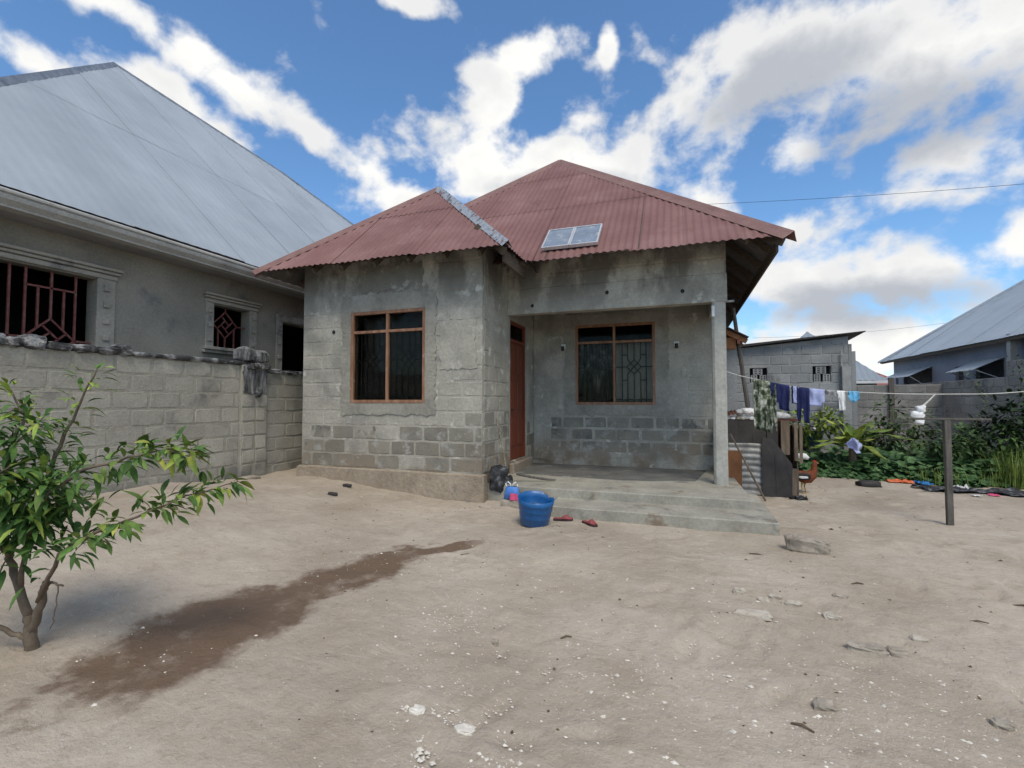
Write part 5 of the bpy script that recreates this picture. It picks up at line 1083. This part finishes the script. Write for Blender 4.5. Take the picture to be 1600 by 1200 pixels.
def slipper(x, y, ang, label, side):
    z = gz(x, y); t = thing('red_slipper', label, 'slipper', (x, y, z), 'red slippers by the porch'); c, s = math.cos(ang), math.sin(ang); F = lambda a, b_, d: (x+a*c-b_*s, y+a*s+b_*c, z+d)
    out = [(-.12, -.028), (-.13, 0), (-.12, .03), (-.05, .034), (.03, .042), (.09, .045), (.13, .03), (.14, 0), (.125, -.03), (.07, -.044), (0, -.036), (-.06, -.03)]
    B().prism(out, F, .004, .026).obj('sole', 'sole_dark', t); B().prism([(a*.96, b_*.94) for a, b_ in out], F, .027, .034).obj('footbed', 'slipper_red', t)
    b = B(); m, n = 8, 10
    for i in range(m+1):
        a = -.01+.14*i/m; wd = .047*(1-.0*i) if i < 6 else .047*(1-(i-5)*.22)
        for k in range(n+1): th = math.pi*k/n; b.v.append(F(a, wd*math.cos(th), .03+(.055-.012*abs(i-3) if i < 7 else .02)*math.sin(th)))
    for i in range(m):
        for k in range(n): p = i*(n+1)+k; b.f.append((p, p+1, p+n+2, p+n+1))
    b.obj('strap', 'slipper_red', t, smooth=True, solid=.006)
slipper(-1.50, 6.36, R(8), 'red plastic slipper lying against the step beside the blue bucket', 1); slipper(-1.12, 6.24, R(-40), 'dusty red slipper turned sideways, the right one of the pair', 1)
# bag, sack, broom
bgx, bgy = -2.44, 6.98; bgz = gz(bgx, bgy); bag = thing('shopping_bag', 'small blue and pink shopping bag with white handles by the wall corner', 'bag', (bgx, bgy, bgz+.12))
b = B(); n, m = 16, 10
for j in range(m+1):
    k = j/m; hw = .145*(1-.35*k); dp = .075*math.sin(math.pi*(.15+.75*(1-k)))
    for i in range(2*n):
        t = 2*math.pi*i/(2*n); b.v.append((bgx+hw*math.copysign(abs(math.cos(t))**.6, math.cos(t))+.012*nz3(k*3, t), bgy+dp*math.sin(t)*(1+.2*nz3(t*2, k*4)), bgz+.10+.20*k))
for j in range(m):
    for i in range(2*n): a = j*2*n+i; c = j*2*n+(i+1) % (2*n); b.f.append((a, c, c+2*n, a+2*n))
b.f.append(tuple(range(2*n)))
b.obj('bag_body', 'bag_blue', bag, smooth=True)
b = B()
for j in range(5):
    for i in range(9): k = j/4; x = -.01+.14*i/8; b.v.append((bgx+x*(1-.2*k), bgy-.078-.006*math.sin(i)+.008*k, bgz+.105+.10*k))
for j in range(4):
    for i in range(8): a = j*9+i; b.f.append((a, a+1, a+10, a+9))
b.obj('pink_panel', 'bag_pink', bag, solid=.006)
for s in (-1, 1): B().tube([(bgx+s*.05-.035, bgy-.01, bgz+.28), (bgx+s*.06-.04, bgy-.02, bgz+.34), (bgx+s*.06, bgy-.02, bgz+.37), (bgx+s*.06+.035, bgy-.02, bgz+.34), (bgx+s*.05+.035, bgy-.01, bgz+.28)], .010, 6).obj('handle', 'white_cloth', bag, smooth=True)
tag(lump(bgx+.02, bgy+.03, bgz+.035, .19, .12, .075, 161, 12, 8, .25).obj('brown_stone', 'rock', origin=(bgx, bgy, bgz)), 'brown stone under the blue and pink bag', 'stone')
tag(lump(-2.76, 7.24, .10, .14, .11, .21, 162, 20, 14, .3).obj('black_sack', 'black_cloth', smooth=True, origin=(-2.72, 7.22, -.12)), 'black and grey crumpled sack slumped against the house corner', 'sack')
br = thing('broom', 'long stick broom with bristle head leaning on the house corner', 'broom', (-2.62, 7.3, .03))
B().tube([(-2.62, 7.28, .06), (-2.72, 7.4, .42), (-2.83, 7.48, .8), (-2.93, 7.55, 1.09)], [.014, .012, .011, .010], 7).obj('stick', 'straw', br); lump(-2.60, 7.26, .09, .07, .05, .09, 164, 12, 8, .4).obj('bristles', 'black_cloth', br)
tag(B().tube([(-2.55, 7.5, .16), (-2.35, 7.6, .11), (-2.1, 7.7, .065), (-1.95, 7.75, .055)], [.02, .022, .02, .012], 7).obj('mop_handle', 'pole_wood', origin=(-2.55, 7.5, .05)), 'dark stick lying on the porch floor by the black sack', 'stick')
# ------------------------------------------------------------------ stones and litter
rk = lump(0, 0, 0, .20, .115, .095, 171, 22, 14, .22); c, s = math.cos(R(-12)), math.sin(R(-12))
rk.v = [(1.27+x*c-y*s, 5.88+x*s+y*c, -.175+z+.012*nz3(x*14, y*14, z*14)) for x, y, z in rk.v]
tag(rk.obj('boulder', 'rock', origin=(1.27, 5.88, -.25)), 'loaf-shaped grey stone lying off the corner of the porch step', 'stone')
ST = [((.50,3.98,.13,.05,.02), 'flat pale stone set in the sand, widest of the pale ones'), ((.45,4.42,.045,.03,.025), 'small rounded pale stone behind the flat pale stone'), ((.62,4.33,.04,.025,.015), 'small low stone between two pale stones in the sand'), ((.82,4.32,.07,.03,.02), 'narrow pale stone in the middle of the right yard'),
      ((.72,4.42,.05,.025,.015), 'sliver of pale stone behind the narrow one'), ((1.05,4.18,.055,.045,.02), 'pale stone half sunk right of the narrow stone'), ((1.12,3.70,.11,.06,.03), 'broad brownish stone half buried at lower right'), ((1.28,3.70,.055,.035,.03), 'small grey stone touching the broad buried stone'),
      ((1.50,3.98,.05,.03,.015), 'faint flat stone right of the broad buried stone'), ((1.22,4.60,.05,.03,.015), 'small pale stone further back in the right yard'), ((-6.1,4.55,.10,.06,.04), 'broken grey clod below the shrub branch near the wall'), ((-1.19,3.06,.022,.022,.018), 'round dark pebble alone in mid yard'),
      ((1.50,3.10,.05,.035,.02), 'brown clod at the right bottom edge'), ((.70,2.95,.05,.05,.018), 'low brown clod in the lower right sand'), ((-1.31,2.25,.045,.03,.016), 'chalk white flake, left of the two at bottom centre'), ((-1.02,2.20,.05,.035,.014), 'chalk white flake, right of the two at bottom centre')]
for i, ((x, y, sx, sy, sz), lb) in enumerate(ST):
    z = gz(x, y); m = 'rock_pale' if i < 10 and i not in (6, 7) else ('chip' if i > 13 else 'rock')
    tag(lump(x, y, z+sz*.35, sx, sy, sz*1.25, 180+i, 14, 9, .35).obj('stone', m, origin=(x, y, z)), lb, 'stone', 'stones in the yard')
for i, (x, y, L_, a, lb) in enumerate(((1.45,4.97,.05,.3,'short dark twig lying right of the boulder'), (.55,2.72,.05,-.4,'dark twig in the lower right foreground'), (-.75,3.27,.04,.6,'small dark twig in mid yard'), (-2.13,4.65,.07,.2,'dark twig at the tip of the wet patch'), (2.02,4.41,.06,.1,'thin twig at the far right of the yard'), (2.55,4.95,.12,.2,'dry stalk at the right edge of the yard'), (.75,5.55,.08,-.3,'curled bark strip near the boulder'))):
    z = gz(x, y)+.006; tag(B().tube([(x-L_*math.cos(a), y-L_*math.sin(a), z), (x, y+.01, z+.008), (x+L_*math.cos(a), y+L_*math.sin(a), z)], [.005, .007, .004], 5).obj('twig', 'dry_leaf', origin=(x, y, z)), lb, 'twig', 'twigs on the sand')
for i, (x, y, lb) in enumerate(((-5.30, 6.72, 'black cinder lump on the sand below the left window'), (-5.12, 6.15, 'flat black fragment further out below the left window'))):
    z = gz(x, y); tag(lump(x, y, z+.02, .09, .035, .03, 210+i, 10, 7, .4).obj('cinder', 'dark_sheet', origin=(x, y, z)), lb, 'cinder')
tag(lump(3.43, 10.95, gz(3.43, 10.95)+.05, .19, .09, .07, 221, 14, 9, .3).obj('old_shoe', 'dark_sheet', smooth=True, origin=(3.43, 10.95, -.25)), 'dark old shoe on the sand at the creeper edge', 'shoe')
def flat_rag(name, label, cat, x, y, lx, ly, mat, seed, h=.05):
    b = B(); n, m = 14, 8
    for j in range(m+1):
        for i in range(n+1):
            u, v = i/n-.5, j/m-.5; e = 1+.3*nz3(u*3, v*3, seed); xx, yy = x+u*lx*e, y+v*ly*e; b.v.append((xx, yy, gz(xx, yy)+.012+h*abs(nz3(u*5, v*4, seed+2))))
    for j in range(m):
        for i in range(n): a = j*(n+1)+i; b.f.append((a, a+1, a+n+2, a+n+1))
    return tag(b.obj(name, mat, smooth=True, solid=.006), label, cat)
flat_rag('orange_wrapper', 'orange plastic wrapper at the edge of the creeper', 'litter', 4.12, 11.50, .42, .2, 'litter_orange', 1, .1); flat_rag('blue_wrapper', 'bright blue plastic scrap beside the orange wrapper', 'litter', 4.46, 11.42, .25, .2, 'tub_blue', 2, .12)
flat_rag('black_tarp', 'strip of torn black plastic lying along the creeper edge', 'tarp', 4.95, 10.85, 1.5, .5, 'black_cloth', 3, .12); flat_rag('pale_wrapper', 'pale plastic scrap on the torn black strip', 'litter', 4.85, 11.1, .25, .15, 'litter_pale', 4, .1)
flat_rag('pink_wrapper', 'tiny pink scrap on the sand beyond the T post', 'litter', 5.05, 10.45, .14, .1, 'bag_pink', 5, .04); flat_rag('violet_wrapper', 'small violet-blue scrap on the sand just left of the T post', 'litter', 4.35, 10.75, .16, .1, 'bag_blue', 6, .04)
flat_rag('dark_rag', 'dark rag at the foot of the scrap shed sheet', 'rag', 1.86, 9.10, .22, .16, 'black_cloth', 7, .1); flat_rag('white_wrapper', 'white plastic crumb right of the T post foot', 'litter', 4.75, 10.3, .12, .1, 'sack_white', 8, .04)
# chips of white stone, dark crumbs and dry leaves strewn over the sand
rr = random.Random(77); bc, bd = B(), B()
CLU = [(-1.55,3.35,.25,120), (-1.3,2.9,.3,90), (-1.05,2.25,.16,110), (-.9,2.0,.15,70), (-1.15,2.6,.35,90), (-.2,3.0,.5,120), (-.1,3.6,.4,70), (0.3,3.2,.4,120), (.9,3.1,.35,90), (1.4,3.4,.3,70), (.6,2.5,.3,110), (1.1,2.7,.25,80), (-.5,2.4,.35,80), (0,4.4,.6,70), (-1.7,4.4,.6,80), (.9,5.0,.5,50), (-3.3,2.2,.4,50), (-2.9,4.0,.5,40), (-4.6,6.5,.5,70), (-.4,2.9,.3,60)]
def chip(b, x, y, s):
    z = gz(x, y); vs = []
    for d in ((1,0,0), (0,1,0), (-1,0,0), (0,-1,0), (0,0,1)): vs.append((x+d[0]*s*rr.uniform(.5, 1.4), y+d[1]*s*rr.uniform(.4, 1.2), z-.001+d[2]*s*rr.uniform(.3, .8)))
    b.add(vs, [(0,1,4), (1,2,4), (2,3,4), (3,0,4)])
for x, y, r_, n in CLU:
    for i in range(int(n*1.5)): chip(bc, x+rr.gauss(0, r_), y+rr.gauss(0, r_*.8), rr.uniform(.003, .0095) if rr.random() < .92 else rr.uniform(.010, .019))
for i in range(600):
    y = rr.uniform(1.2, 8) ; x = rr.uniform(-.8*y-.6, .6*y+.6); 
    if y > 6.3 and x < 1.2: continue
    chip(bc, x, y, rr.uniform(.003, .008))
for i in range(420):
    y = rr.uniform(1.3, 10.5); x = rr.uniform(-.75*y-.6, .6*y+.6)
    if y > 6.3 and x < 1.3: continue
    chip(bd, x, y, rr.uniform(.004, .012)*(1+.12*y))
for x, y, n in ((-1.35, 6.0, 14), (-3.0, 6.6, 25), (1.8, 9.0, 25), (2.4, 10.3, 25)):
    for i in range(n): chip(bd, x+rr.gauss(0, .25), y+rr.gauss(0, .2), rr.uniform(.006, .02))
for x, y, n in ((-1.31,2.25,26), (-1.02,2.20,34), (-1.15,1.98,20), (-.75,2.05,24)):
    for i in range(n): chip(bc, x+rr.gauss(0, .045), y+rr.gauss(0, .035), rr.uniform(.006, .018))
tag(bc.obj('white_chips', 'chip'), 'small white stone chips strewn over the sandy yard', 'gravel', kind='stuff'); tag(bd.obj('dark_crumbs', 'dry_leaf'), 'dark crumbs and dry leaf bits strewn over the sand', 'litter', kind='stuff')
